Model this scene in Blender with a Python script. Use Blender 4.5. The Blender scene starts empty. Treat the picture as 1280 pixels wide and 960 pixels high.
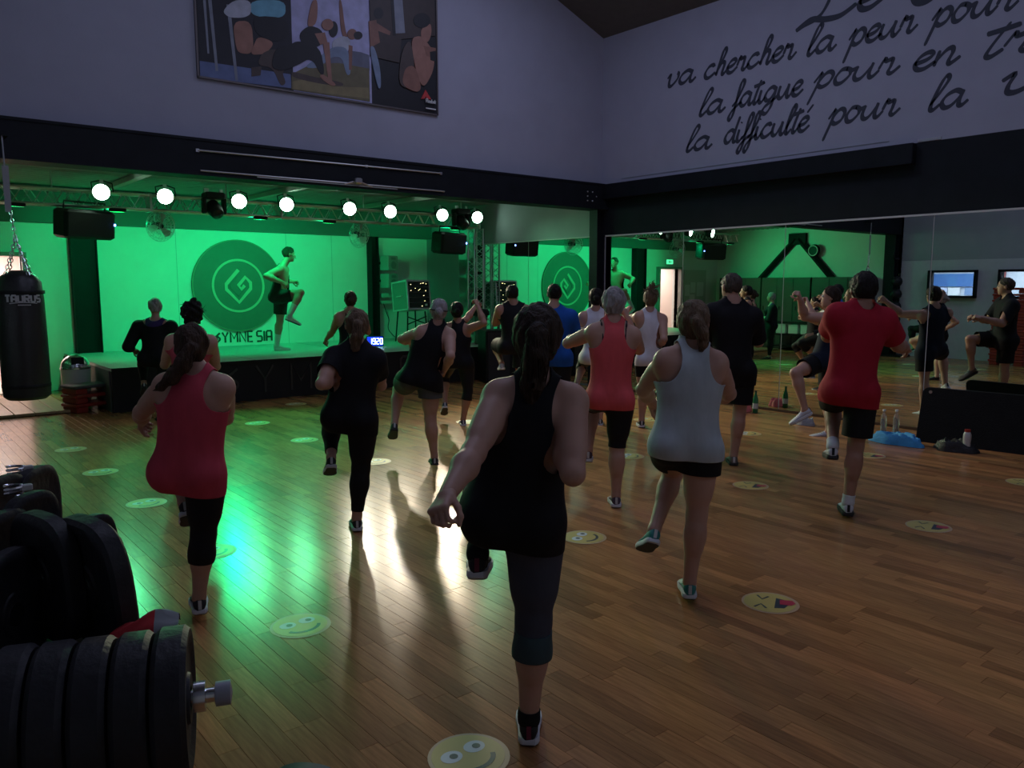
import bpy, math, random
import numpy as np
from mathutils import Vector, Matrix

random.seed(7)
scene = bpy.context.scene
C = scene.collection
PI = math.pi

# ------------------------------------------------------------------ camera
cam_d = bpy.data.cameras.new('camera')
cam_d.sensor_width = 36.0
cam_d.lens = 36.0 * 1000.0 / 1280.0
cam_d.clip_start = 0.02
cam = bpy.data.objects.new('camera', cam_d)
C.objects.link(cam)
cam.location = (0, 0, 1.7)
cam.rotation_euler = (math.radians(90 - 7.0), 0, math.radians(-39.2))
scene.camera = cam

# ------------------------------------------------------------------ world, exposure
scene.view_settings.view_transform = 'Standard'
scene.view_settings.look = 'None'
scene.view_settings.gamma = 1.0
scene.view_settings.exposure = 0.42
scene.view_settings.use_curve_mapping = False
scene.cycles.use_denoising = True
scene.cycles.max_bounces = 8
scene.cycles.diffuse_bounces = 4
scene.cycles.glossy_bounces = 4
scene.cycles.sample_clamp_indirect = 4.0
world = bpy.data.worlds.new('world')
scene.world = world
world.use_nodes = True
world.node_tree.nodes['Background'].inputs['Color'].default_value = (0.30, 0.36, 0.55, 1)
world.node_tree.nodes['Background'].inputs['Strength'].default_value = 0.25


def light(name, kind, loc, energy, col, target=None, **kw):
    d = bpy.data.lights.new(name, kind)
    d.energy = energy
    d.color = col
    for k, v in kw.items():
        setattr(d, k, v)
    o = bpy.data.objects.new(name, d)
    C.objects.link(o)
    o.location = loc
    if target is not None:
        v = Vector(target) - Vector(loc)
        o.rotation_euler = v.to_track_quat('-Z', 'Y').to_euler()
    return o


# added fill lamps standing in for daylight under assumed roof lights (built further down)
ASSUMED_ROOF_LIGHTS = ((6.6, 6.9), (6.6, 3.4), (2.6, 6.9), (2.6, 3.4))
for (sx, sy), se in zip(ASSUMED_ROOF_LIGHTS, (25.0, 12.0, 6.0, 22.0)):
    light('assumed_skylight_fill', 'AREA', (sx, sy, 6.42), se, (0.60, 0.65, 1.0), (sx, sy, 0),
          shape='RECTANGLE', size=1.5, size_y=2.4)
# added fill lamp for daylight from assumed tall windows behind the camera
light('assumed_rear_window_fill', 'AREA', (4.6, -1.9, 3.9), 10.0, (0.62, 0.68, 1.0), (5.4, 9.0, 4.6),
      shape='RECTANGLE', size=6.5, size_y=1.8)

# the eight green-white stage cans on the truss throw light into the hall
PAR_X = (2.80, 3.65, 4.74, 5.51, 6.63, 7.42, 8.52, 9.32)
TRUSS_Y = 12.7
for i, px in enumerate(PAR_X):
    # the left cans are gelled green, the right ones stay warm white
    if i < 4:
        light('stage_can_beam', 'SPOT', (px, TRUSS_Y - 0.36, 3.0), 74.0, (0.08, 1.0, 0.36),
              (px * 0.95 - 0.4, 7.6, 0.0), spot_size=math.radians(64), spot_blend=0.8, shadow_soft_size=0.09)
    else:
        light('stage_can_beam', 'SPOT', (px, TRUSS_Y - 0.36, 3.0), (160.0, 200.0, 560.0, 260.0)[i - 4], ((0.95, 0.86, 0.66), (1.0, 0.84, 0.64), (1.0, 0.80, 0.58), (0.30, 1.0, 0.50))[i - 4],
              (px * 0.62 + 1.1, 3.4, 0.0), spot_size=math.radians(62), spot_blend=0.8, shadow_soft_size=0.09)
# green wash fixtures on the truss, aimed at the backdrop
for px in (3.0, 5.1, 6.3, 8.9):
    light('green_wash_beam', 'SPOT', (px, TRUSS_Y - 0.1, 2.72), 73.0, (0.0, 1.0, 0.29),
          (px * 1.02 + 0.1, 14.75, 1.1), spot_size=math.radians(140), spot_blend=0.7, shadow_soft_size=0.05)

# the two moving heads on the truss lay green pools on the floor left of the middle
light('moving_head_beam', 'SPOT', (4.38, TRUSS_Y - .36, 2.71), 270.0, (0.0, 1.0, 0.30), (3.5, 8.9, 0),
      spot_size=math.radians(52), spot_blend=0.8, shadow_soft_size=0.06)
light('green_wash_beam', 'SPOT', (1.75, TRUSS_Y - .1, 2.72), 60.0, (0.0, 1.0, 0.29), (-.6, 11.9, 1.8),  # extra wash added to turn the left wall green, no such lamp known
      spot_size=math.radians(120), spot_blend=0.8, shadow_soft_size=0.05)
light('moving_head_beam', 'SPOT', (4.38, TRUSS_Y - .36, 2.71), 230.0, (0.0, 1.0, 0.30), (3.55, 7.9, 0),
      spot_size=math.radians(17), spot_blend=0.5, shadow_soft_size=0.05)

# ------------------------------------------------------------------ materials
MATS = {}


def mat(name, col, rough=0.6, metal=0.0, var=0.0, vscale=8.0, bump=0.0, bscale=40.0, emit=None, estr=0.0,
        spec=None, trans=0.0, stretch=None, attr=False, coat=0.0, sheen=0.0):
    if name in MATS:
        return MATS[name]
    m = bpy.data.materials.new(name)
    m.use_nodes = True
    nt = m.node_tree
    b = nt.nodes['Principled BSDF']
    L = nt.links.new
    b.inputs['Base Color'].default_value = (*col, 1)
    b.inputs['Roughness'].default_value = rough
    b.inputs['Metallic'].default_value = metal
    if spec is not None:
        b.inputs['Specular IOR Level'].default_value = spec
    if trans:
        b.inputs['Transmission Weight'].default_value = trans
    if coat:
        b.inputs['Coat Weight'].default_value = coat
        b.inputs['Coat Roughness'].default_value = 0.15
    if sheen:
        b.inputs['Sheen Weight'].default_value = sheen
    if emit:
        b.inputs['Emission Color'].default_value = (*emit, 1)
        b.inputs['Emission Strength'].default_value = estr
    tc = nt.nodes.new('ShaderNodeTexCoord')
    vec = tc.outputs['Object']
    if stretch:
        mp = nt.nodes.new('ShaderNodeMapping')
        mp.inputs['Scale'].default_value = stretch
        L(vec, mp.inputs['Vector'])
        vec = mp.outputs['Vector']
    src = None
    if var > 0 or attr:
        n = nt.nodes.new('ShaderNodeTexNoise')
        n.inputs['Scale'].default_value = vscale
        n.inputs['Detail'].default_value = 4
        L(vec, n.inputs['Vector'])
        mr = nt.nodes.new('ShaderNodeMapRange')
        mr.inputs['From Min'].default_value = 0.25
        mr.inputs['From Max'].default_value = 0.75
        mr.inputs['To Min'].default_value = 1 - var
        mr.inputs['To Max'].default_value = 1 + var
        L(n.outputs['Fac'], mr.inputs['Value'])
        mx = nt.nodes.new('ShaderNodeMix')
        mx.data_type = 'RGBA'
        mx.blend_type = 'MULTIPLY'
        mx.inputs['Factor'].default_value = 1.0
        mx.inputs[6].default_value = (*col, 1)
        L(mr.outputs['Result'], mx.inputs[7])
        out = mx.outputs[2]
        if attr:
            at = nt.nodes.new('ShaderNodeAttribute')
            at.attribute_name = 'tone'
            m2 = nt.nodes.new('ShaderNodeMix')
            m2.data_type = 'RGBA'
            m2.blend_type = 'MULTIPLY'
            m2.inputs['Factor'].default_value = 1.0
            L(out, m2.inputs[6])
            L(at.outputs['Color'], m2.inputs[7])
            out = m2.outputs[2]
        L(out, b.inputs['Base Color'])
    if bump > 0:
        n2 = nt.nodes.new('ShaderNodeTexNoise')
        n2.inputs['Scale'].default_value = bscale
        n2.inputs['Detail'].default_value = 3
        L(vec, n2.inputs['Vector'])
        bp = nt.nodes.new('ShaderNodeBump')
        bp.inputs['Strength'].default_value = bump
        bp.inputs['Distance'].default_value = 0.02
        L(n2.outputs['Fac'], bp.inputs['Height'])
        L(bp.outputs['Normal'], b.inputs['Normal'])
    MATS[name] = m
    return m


M_WALL = mat('painted_plaster', (0.36, 0.365, 0.455), 0.85, var=0.04, vscale=3, bump=0.05, bscale=60)
M_WHITE = mat('white_paint', (0.78, 0.78, 0.78), 0.7, var=0.03, vscale=3)
M_GREYWALL = mat('grey_paint', (0.34, 0.36, 0.40), 0.8, var=0.05, vscale=3)
M_BLACKPAINT = mat('black_steel_paint', (0.009, 0.011, 0.015), 0.6, var=0.25, vscale=5, spec=.2)
M_BLACKBAND = mat('black_wall_paint', (0.010, 0.013, 0.017), 0.6, var=0.2, vscale=4, spec=.2)
M_BLACK = mat('black_plastic', (0.010, 0.010, 0.012), 0.5, var=0.2, spec=.3)
M_RUBBER = mat('black_rubber', (0.015, 0.015, 0.018), 0.55, var=0.3, vscale=12, bump=0.15, bscale=50, spec=.35)
M_CHROME = mat('chrome', (0.75, 0.75, 0.78), 0.2, 1.0)
M_ALU = mat('aluminium', (0.62, 0.63, 0.65), 0.35, 1.0, var=0.1)
M_MIRROR = mat('mirror_glass', (0.72, 0.78, 0.76), 0.0, 1.0)
M_WOOD = mat('parquet_wood', (0.39, 0.180, 0.072), 0.22, var=0.28, vscale=5, stretch=(14, 1.1, 14), attr=True, spec=0.20)
M_JOINT = mat('dark_floor_joint', (0.09, 0.05, 0.025), 0.6)
M_CORR = mat('corrugated_metal', (0.33, 0.34, 0.34), 0.45, 0.3, var=0.1)
M_STAGE = mat('stage_top_laminate', (0.52, 0.53, 0.53), 0.4, var=0.05)
M_STAGEFRONT = mat('stage_front_cloth', (0.010, 0.010, 0.011), 0.75, var=0.3, vscale=3, bump=0.25, bscale=6)
M_CEIL = mat('dark_roof_panel', (0.11, 0.105, 0.10), 0.8, var=0.1)
M_INK = mat('dark_wall_lettering', (0.035, 0.040, 0.06), 0.7)
M_LENS = mat('lit_lens', (0.9, 1.0, 0.95), 0.3, emit=(0.62, 1.0, 0.74), estr=16.0)

# ------------------------------------------------------------------ mesh helpers


class MB:
    """collects shapes and links them as one mesh object"""

    def __init__(self):
        self.v = []
        self.f = []
        self.mi = []
        self.cur = 0

    def add(self, vs, fs):
        o = len(self.v)
        self.v += [tuple(p) for p in vs]
        self.f += [tuple(i + o for i in q) for q in fs]
        self.mi += [self.cur] * len(fs)
        return self

    def box(self, c, s, rz=0.0, bevel=0.0, M=None):
        x, y, z = s[0] / 2, s[1] / 2, s[2] / 2
        if bevel <= 0:
            vs = [(-x, -y, -z), (x, -y, -z), (x, y, -z), (-x, y, -z), (-x, -y, z), (x, -y, z), (x, y, z), (-x, y, z)]
            fs = [(3, 2, 1, 0), (4, 5, 6, 7), (0, 1, 5, 4), (1, 2, 6, 5), (2, 3, 7, 6), (3, 0, 4, 7)]
        else:
            b = min(bevel, x * .49, y * .49, z * .49)
            # chamfered outline in x-y, inset top and bottom
            def ring(bx, by, bz):
                return [(-x + bx + b, -y + by, bz), (x - bx - b, -y + by, bz), (x - bx, -y + by + b, bz), (x - bx, y - by - b, bz),
                        (x - bx - b, y - by, bz), (-x + bx + b, y - by, bz), (-x + bx, y - by - b, bz), (-x + bx, -y + by + b, bz)]
            vs = ring(b, b, -z) + ring(0, 0, -z + b) + ring(0, 0, z - b) + ring(b, b, z)
            fs = [tuple(range(7, -1, -1)), tuple(range(24, 32))]
            for r in range(3):
                for i in range(8):
                    j = (i + 1) % 8
                    fs.append((r * 8 + i, r * 8 + j, r * 8 + 8 + j, r * 8 + 8 + i))
        ca, sa = math.cos(rz), math.sin(rz)
        if M is not None:
            vs = [tuple(M @ Vector(p)) for p in vs]
            return self.add(vs, fs)
        return self.add([(c[0] + p[0] * ca - p[1] * sa, c[1] + p[0] * sa + p[1] * ca, c[2] + p[2]) for p in vs], fs)

    def tube(self, pts, r, n=8, cap=True, closed=False):
        pts = [Vector(p) for p in pts]
        N = len(pts)
        rs = r if hasattr(r, '__len__') else [r] * N
        vs, fs = [], []
        prev = None
        for i, p in enumerate(pts):
            if closed:
                t = pts[(i + 1) % N] - pts[i - 1]
            else:
                t = pts[min(i + 1, N - 1)] - pts[max(i - 1, 0)]
            t.normalize()
            if prev is None:
                a = Vector((0, 0, 1)) if abs(t.z) < 0.9 else Vector((1, 0, 0))
                u = t.cross(a).normalized()
            else:
                u = (prev - t * prev.dot(t)).normalized()
            prev = u
            w = t.cross(u)
            for k in range(n):
                a = 2 * PI * k / n
                vs.append(p + (u * math.cos(a) + w * math.sin(a)) * rs[i])
        M_ = N if closed else N - 1
        for i in range(M_):
            i2 = (i + 1) % N
            for k in range(n):
                k2 = (k + 1) % n
                fs.append((i * n + k, i * n + k2, i2 * n + k2, i2 * n + k))
        if cap and not closed:
            fs.append(tuple(range(n - 1, -1, -1)))
            fs.append(tuple(range((N - 1) * n, N * n)))
        return self.add(vs, fs)

    def lathe(self, prof, c=(0, 0, 0), n=20, axis=(0, 0, 1)):
        """prof: (radius, height) pairs along the axis"""
        ax = Vector(axis).normalized()
        a = Vector((0, 0, 1)) if abs(ax.z) < 0.9 else Vector((1, 0, 0))
        u = ax.cross(a).normalized()
        w = ax.cross(u)
        c = Vector(c)
        vs, fs = [], []
        for (r, h) in prof:
            for k in range(n):
                t = 2 * PI * k / n
                vs.append(c + ax * h + (u * math.cos(t) + w * math.sin(t)) * max(r, 1e-5))
        for i in range(len(prof) - 1):
            for k in range(n):
                k2 = (k + 1) % n
                fs.append((i * n + k, i * n + k2, (i + 1) * n + k2, (i + 1) * n + k))
        fs.append(tuple(range(n - 1, -1, -1)))
        fs.append(tuple(range((len(prof) - 1) * n, len(prof) * n)))
        return self.add(vs, fs)

    def prism(self, poly, f3, t0, t1):
        """poly of (a,b); f3(a,b,t) -> 3-D point; extruded from t0 to t1"""
        n = len(poly)
        vs = [f3(a, b, t0) for a, b in poly] + [f3(a, b, t1) for a, b in poly]
        fs = [tuple(range(n - 1, -1, -1)), tuple(range(n, 2 * n))]
        fs += [(i, (i + 1) % n, n + (i + 1) % n, n + i) for i in range(n)]
        return self.add(vs, fs)

    def ribbon(self, pts, f3, width, t0, t1, nib=None, closed=False):
        """a flat stroke along 2-D points; nib=(angle, thin ratio) gives brush lettering"""
        n = len(pts)
        L, R = [], []
        for i in range(n):
            if closed:
                p, q = pts[i - 1], pts[(i + 1) % n]
            else:
                p, q = pts[max(i - 1, 0)], pts[min(i + 1, n - 1)]
            dx, dy = q[0] - p[0], q[1] - p[1]
            l = math.hypot(dx, dy) or 1
            dx, dy = dx / l, dy / l
            w = width
            if nib:
                s = abs(math.sin(math.atan2(dy, dx) - nib[0]))
                w = width * (nib[1] + (1 - nib[1]) * s)
                if i == 0 or i == n - 1:
                    w *= 0.55
            L.append((pts[i][0] - dy * w / 2, pts[i][1] + dx * w / 2))
            R.append((pts[i][0] + dy * w / 2, pts[i][1] - dx * w / 2))
        m = n if closed else n - 1
        vs = []
        for i in range(n):
            vs += [f3(*L[i], t0), f3(*R[i], t0), f3(*R[i], t1), f3(*L[i], t1)]
        fs = []
        for i in range(m):
            j = (i + 1) % n
            for q in range(4):
                fs.append((4 * i + q, 4 * i + (q + 1) % 4, 4 * j + (q + 1) % 4, 4 * j + q))
        if not closed:
            fs += [(3, 2, 1, 0), (4 * n - 4, 4 * n - 3, 4 * n - 2, 4 * n - 1)]
        return self.add(vs, fs)

    def build(self, name, m, parent=None, smooth=False, recalc=True):
        me = bpy.data.meshes.new(name)
        me.from_pydata(self.v, [], self.f)
        ms = m if isinstance(m, (list, tuple)) else [m]
        for q in ms:
            me.materials.append(q)
        if len(ms) > 1:
            me.polygons.foreach_set('material_index', self.mi)
        if recalc:
            import bmesh
            bm = bmesh.new()
            bm.from_mesh(me)
            bmesh.ops.recalc_face_normals(bm, faces=bm.faces)
            bm.to_mesh(me)
            bm.free()
        if smooth:
            me.polygons.foreach_set('use_smooth', [True] * len(me.polygons))
            try:
                me.set_sharp_from_angle(angle=math.radians(40))
            except Exception:
                pass
        me.update()
        o = bpy.data.objects.new(name, me)
        C.objects.link(o)
        if parent is not None:
            o.parent = parent
            if parent.type == 'EMPTY':
                o.matrix_parent_inverse = Matrix.Translation(-Vector(parent.location))
        return o


def tag(o, label=None, cat=None, group=None, kind=None):
    if label:
        o['label'] = label
    if cat:
        o['category'] = cat
    if group:
        o['group'] = group
    if kind:
        o['kind'] = kind
    return o


def thing(name, loc, label, cat, group=None):
    o = bpy.data.objects.new(name, None)
    o.empty_display_size = 0.1
    C.objects.link(o)
    o.location = loc
    return tag(o, label, cat, group)


def struct(o):
    o['kind'] = 'structure'
    return o


def struct_empty(name, loc=(0, 0, 0)):
    o = bpy.data.objects.new(name, None)
    C.objects.link(o)
    o.location = loc
    return struct(o)


def copy_tree(o, parent=None):
    c = o.copy()
    C.objects.link(c)
    if parent is not None:
        c.parent = parent
    for ch in [x for x in C.objects if x.parent == o]:
        copy_tree(ch, c)
    return c


def catmull(P, n=8):
    out = []
    for i in range(len(P) - 1):
        p0, p1, p2, p3 = P[max(i - 1, 0)], P[i], P[i + 1], P[min(i + 2, len(P) - 1)]
        for k in range(n):
            t = k / n
            out.append(tuple(0.5 * ((2 * p1[j]) + (-p0[j] + p2[j]) * t + (2 * p0[j] - 5 * p1[j] + 4 * p2[j] - p3[j]) * t * t
                                    + (-p0[j] + 3 * p1[j] - 3 * p2[j] + p3[j]) * t ** 3) for j in range(len(p1))))
    out.append(tuple(P[-1]))
    return out

QUOTE = [
    ('Le', 5.81, 4.97, 5.00, .22, 'large brush-painted word Le cut by the top of the picture'),
    ('C', 4.62, 4.22, 4.90, .22, 'large brush-painted capital C at the top of the picture'),
    ('va', 8.16, 7.68, 4.65, .165, 'brush-painted word va beginning the line that ends in pour'),
    ('chercher', 7.48, 6.07, 4.64, .165, 'brush-painted word chercher on the right wall'),
    ('la', 5.87, 5.52, 4.62, .165, 'brush-painted word la between chercher and peur'),
    ('peur', 5.30, 4.54, 4.61, .165, 'brush-painted word peur on the right wall'),
    ('pour', 4.32, 3.51, 4.60, .165, 'brush-painted word pour right after peur'),
    ('la', 7.55, 7.15, 4.14, .165, 'brush-painted word la directly before fatigue'),
    ('fatigue', 6.97, 5.94, 4.155, .165, 'brush-painted word fatigue on the right wall'),
    ('pour', 5.74, 4.73, 4.19, .165, 'brush-painted word pour right after fatigue'),
    ('en', 4.52, 4.05, 4.16, .17, 'brush-painted word en on the right wall'),
    ('tr', 3.78, 3.30, 4.145, .18, 'brush-painted letters tr running out of the picture'),
    ('la', 7.77, 7.36, 3.665, .165, 'brush-painted word la directly before difficulté'),
    ('difficulté', 7.10, 5.83, 3.69, .165, 'brush-painted word difficulté on the right wall'),
    ('pour', 5.52, 4.69, 3.71, .165, 'brush-painted word pour right after difficulté'),
    ('la', 4.31, 3.94, 3.685, .17, 'brush-painted word la in the lowest line after pour'),
    ('v', 3.58, 3.20, 3.73, .19, 'brush-painted letter v in the lowest line at the picture edge'),
]

POSTER = [
    ('dark', [(3.2, 4.05), (4.31, 4.05), (4.31, 6.07), (3.2, 6.07)]),
    ('sky', [(4.31, 4.05), (5.385, 4.05), (5.385, 6.07), (4.31, 6.07)]),
    ('black', [(5.385, 4.05), (6.39, 4.05), (6.39, 6.07), (5.385, 6.07)]),
    ('blue', [(3.199, 4.209), (4.279, 4.236), (4.282, 4.074), (3.198, 4.027)]),
    ('steel', [(3.267, 4.873), (3.297, 4.88), (3.31, 4.307), (3.29, 4.303)]),
    ('steel', [(3.324, 4.886), (3.362, 4.894), (3.404, 4.131), (3.373, 4.126)]),
    ('steel', [(3.529, 4.881), (3.571, 4.889), (3.629, 4.062), (3.597, 4.057)]),
    ('cyan', [(3.811, 4.989), (4.238, 5.081), (4.24, 4.889), (3.993, 4.822), (3.804, 4.834)]),
    ('pale', [(3.612, 4.947), (3.816, 4.99), (3.818, 4.837), (3.722, 4.773), (3.551, 4.743), (3.477, 4.797)]),
    ('skin', [(3.589, 4.709), (3.815, 4.761), (3.83, 4.468), (3.786, 4.385), (3.679, 4.371), (3.622, 4.401)]),
    ('black', [(3.831, 4.824), (4.259, 4.88), (4.28, 4.665), (4.093, 4.566), (3.849, 4.622)]),
    ('skin', [(3.889, 4.605), (4.094, 4.571), (3.977, 4.418), (3.785, 4.372), (3.831, 4.493)]),
    ('brown', [(3.923, 4.421), (4.091, 4.502), (4.23, 4.462), (4.253, 4.31), (4.166, 4.244), (4.218, 4.122), (4.145, 4.072), (4.055, 4.277), (3.862, 4.271)]),
    ('brown', [(3.793, 4.234), (3.917, 4.267), (3.899, 4.163), (3.789, 4.132)]),
    ('hill', [(5.073, 4.65), (5.233, 4.659), (5.355, 4.644), (5.357, 4.458), (4.665, 4.378), (4.547, 4.411)]),
    ('grass', [(4.288, 4.237), (4.547, 4.398), (4.912, 4.473), (5.351, 4.477), (5.351, 4.065), (4.281, 4.058)]),
    ('grassl', [(4.305, 4.161), (4.541, 4.225), (4.842, 4.177), (5.335, 4.237), (5.342, 4.098), (4.302, 4.069)]),
    ('brown', [(4.289, 4.277), (4.542, 4.251), (4.968, 4.25), (4.982, 4.198), (4.689, 4.181), (4.286, 4.198)]),
    ('skin2', [(4.94, 5.23), (4.981, 5.239), (5.023, 4.871), (5.062, 4.811), (4.968, 4.793)]),
    ('pale', [(4.827, 4.714), (4.968, 4.812), (5.084, 4.801), (5.089, 4.653), (4.853, 4.571)]),
    ('jeans', [(4.856, 4.665), (5.058, 4.683), (5.091, 4.365), (5.021, 4.338), (4.97, 4.55), (4.822, 4.533), (4.635, 4.359), (4.442, 4.341), (4.669, 4.512)]),
    ('skin2', [(5.063, 4.716), (5.119, 4.713), (5.099, 4.422), (5.06, 4.41)]),
    ('skin2', [(5.187, 4.87), (5.179, 4.84), (5.159, 4.813), (5.131, 4.795), (5.099, 4.79), (5.072, 4.797), (5.053, 4.816), (5.047, 4.843), (5.055, 4.873), (5.075, 4.899), (5.103, 4.917), (5.134, 4.923), (5.162, 4.916), (5.181, 4.897)]),
    ('black', [(5.264, 4.868), (5.257, 4.845), (5.238, 4.824), (5.212, 4.81), (5.184, 4.805), (5.158, 4.81), (5.141, 4.823), (5.135, 4.844), (5.142, 4.866), (5.16, 4.887), (5.186, 4.901), (5.215, 4.907), (5.24, 4.902), (5.258, 4.888)]),
    ('skin', [(4.58, 5.153), (4.658, 5.17), (4.641, 4.917), (4.573, 4.833), (4.502, 4.837)]),
    ('black', [(4.397, 4.726), (4.532, 4.851), (4.695, 4.835), (4.736, 4.71), (4.627, 4.598), (4.436, 4.603)]),
    ('black', [(4.091, 4.502), (4.262, 4.571), (4.394, 4.647), (4.673, 4.619), (4.724, 4.32), (4.677, 4.278), (4.549, 4.478), (4.37, 4.355), (4.166, 4.249), (4.027, 4.273)]),
    ('skin', [(4.603, 4.765), (4.739, 4.804), (4.772, 4.69), (4.674, 4.646)]),
    ('skin', [(4.711, 4.679), (4.796, 4.7), (4.819, 4.235), (4.77, 4.228)]),
    ('skin', [(4.65, 4.282), (4.708, 4.304), (4.889, 4.203), (4.811, 4.175), (4.676, 4.24)]),
    ('black', [(4.918, 4.878), (4.91, 4.835), (4.892, 4.798), (4.867, 4.774), (4.84, 4.769), (4.815, 4.783), (4.8, 4.814), (4.795, 4.854), (4.802, 4.897), (4.82, 4.934), (4.845, 4.958), (4.873, 4.963), (4.897, 4.949), (4.913, 4.919)]),
    ('skin', [(4.858, 4.92), (4.849, 4.888), (4.826, 4.86), (4.794, 4.84), (4.758, 4.833), (4.727, 4.841), (4.706, 4.86), (4.699, 4.889), (4.708, 4.921), (4.731, 4.949), (4.763, 4.969), (4.798, 4.976), (4.829, 4.969), (4.851, 4.949)]),
    ('brick', [(5.372, 5.322), (6.368, 5.535), (6.373, 5.07), (5.837, 4.927), (5.377, 4.994)]),
    ('brick', [(5.377, 4.994), (5.837, 4.927), (5.797, 4.621), (5.368, 4.632)]),
    ('skin2', [(5.356, 5.059), (5.464, 5.094), (5.514, 4.826), (5.371, 4.738)]),
    ('skin2', [(5.444, 5.068), (5.675, 4.99), (5.661, 4.942), (5.435, 4.972)]),
    ('black', [(5.572, 5.199), (5.564, 5.166), (5.544, 5.136), (5.514, 5.117), (5.481, 5.11), (5.453, 5.118), (5.433, 5.139), (5.427, 5.169), (5.435, 5.202), (5.455, 5.231), (5.485, 5.251), (5.517, 5.258), (5.546, 5.25), (5.566, 5.229)]),
    ('steel', [(5.7, 5.392), (5.861, 5.427), (5.894, 5.015), (5.722, 4.976)]),
    ('black', [(5.684, 5.389), (5.728, 5.398), (5.752, 4.954), (5.708, 4.945)]),
    ('jeans', [(5.365, 4.757), (5.43, 4.76), (5.507, 4.516), (5.518, 4.27), (5.471, 4.235), (5.38, 4.607)]),
    ('brown', [(5.835, 4.784), (5.977, 4.967), (6.041, 4.604), (5.93, 4.297), (5.775, 4.36)]),
    ('skin', [(5.977, 4.967), (6.155, 5.035), (6.304, 4.897), (6.369, 4.835), (6.329, 4.592), (6.198, 4.381), (6.127, 4.399), (6.041, 4.604)]),
    ('skin2', [(5.883, 4.578), (6.042, 4.633), (6.144, 4.358), (6.071, 4.277), (5.826, 4.339)]),
    ('skin', [(6.138, 5.113), (6.302, 5.231), (6.314, 5.088), (6.254, 4.955), (6.147, 4.97)]),
    ('black', [(6.295, 5.253), (6.281, 5.207), (6.242, 5.166), (6.187, 5.136), (6.126, 5.124), (6.073, 5.133), (6.036, 5.159), (6.023, 5.199), (6.037, 5.244), (6.075, 5.286), (6.13, 5.315), (6.19, 5.328), (6.244, 5.32), (6.282, 5.293)]),
    ('skin2', [(6.182, 4.904), (6.378, 4.91), (6.376, 4.771), (6.23, 4.781)]),
    ('black', [(6.278, 4.842), (6.377, 4.877), (6.375, 4.733), (6.287, 4.738)]),
    ('red', [(6.134, 4.21), (6.201, 4.337), (6.241, 4.29), (6.178, 4.216)]),
    ('red', [(6.207, 4.255), (6.244, 4.284), (6.294, 4.226), (6.221, 4.216)]),
]
STICKERS = [
    (3.70, 2.33, 'tongue', 29, 'face sticker with squeezed eyes and tongue right of the teal shoe'),
    (3.72, 3.78, 'smile', 28, 'smiling face sticker right of the woman in front in black'),
    (1.60, 2.21, 'smile', 2, 'smiling face sticker cut by the bottom edge of the picture'),
    (1.61, 3.66, 'smile', 3, 'smiling face sticker on the open floor near the weight plates'),
    (1.65, 5.08, 'smile', 25, 'face sticker behind the leg of the left woman in coral'),
    (5.82, 3.90, 'tongue', 22, 'face sticker with tongue between the pale vest woman and the man in red'),
    (5.90, 5.37, 'smile', 20, 'face sticker right of the calf of the short-haired woman in coral'),
    (3.80, 6.76, 'smile', 9, 'face sticker between the black T-shirt woman and the grey shorts'),
    (3.74, 8.23, 'smile', 18, 'face sticker in the bright green patch left of the black T-shirt woman'),
    (3.76, 9.63, 'smile', 18, 'face sticker in front of the stage left of the green patch'),
    (4.82, 10.86, 'smile', 17, 'face sticker closest to the black stage front'),
    (1.62, 7.97, 'smile', 5, 'face sticker on the green floor left of the coral woman, nearer one'),
    (1.62, 9.29, 'smile', 13, 'face sticker on the green floor close to the punching bag'),
    (1.65, 6.58, 'smile', 12, 'face sticker beside the hip of the left woman in coral'),
    (5.85, 8.05, 'smile', 22, 'face sticker at the foot of the woman with raised arms'),
    (7.89, 5.35, 'smile', 30, 'face sticker right behind the shoe of the man in black'),
    (7.76, 2.45, 'tongue', 28, 'face sticker at the right edge of the picture'),
    (5.79, 2.41, 'tongue', 16, 'face sticker in the shadow right of the man in red'),
    (7.80, 3.86, 'tongue', 13, 'face sticker near the mirror between the man in red and the blue towel'),
    (7.70, 6.75, 'smile', 8, 'face sticker near the mirror beside the white vest woman with the bun'),
]

# ================================================================== the room
XL, XR, YF, YB, YE = -0.6, 9.65, -2.0, 9.5, 14.75     # left, right, rear, beam line, end wall
EAVE, SLOPE = 5.65, 0.375
RIDGE_X = (XL + XR) / 2
RIDGE_Z = EAVE + SLOPE * (XR - RIDGE_X)


def roof_z(x):
    return RIDGE_Z - SLOPE * abs(x - RIDGE_X)


# floor slab and parquet strips (strips run towards the stage)
floor = struct(MB().box(((XL + XR) / 2, (YF + YE) / 2, -0.06), (XR - XL + .4, YE - YF + .4, 0.10)).build('floor', M_JOINT))
PW, PL = 0.083, 0.62
rng = random.Random(3)
tones = [(0.70, .69, .68), (0.80, .79, .78), (0.87, .87, .87), (0.94, .93, .92), (1.0, 1.0, 1.0), (1.06, 1.05, 1.03), (1.12, 1.11, 1.09), (1.22, 1.20, 1.16)]
plank_mesh = []


def plank_geo(w, l):
    g, b = 0.0003, 0.0009
    x, y = w / 2 - g, l / 2 - g
    vs = [(-x, -y, -.012), (x, -y, -.012), (x, y, -.012), (-x, y, -.012), (-x, -y, -b), (x, -y, -b), (x, y, -b), (-x, y, -b),
          (-x + b, -y + b, 0), (x - b, -y + b, 0), (x - b, y - b, 0), (-x + b, y - b, 0)]
    fs = [(8, 9, 10, 11)] + [(4 + i, 4 + (i + 1) % 4, 8 + (i + 1) % 4, 8 + i) for i in range(4)] + [(i, (i + 1) % 4, 4 + (i + 1) % 4, 4 + i) for i in range(4)]
    return vs, fs


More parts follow.
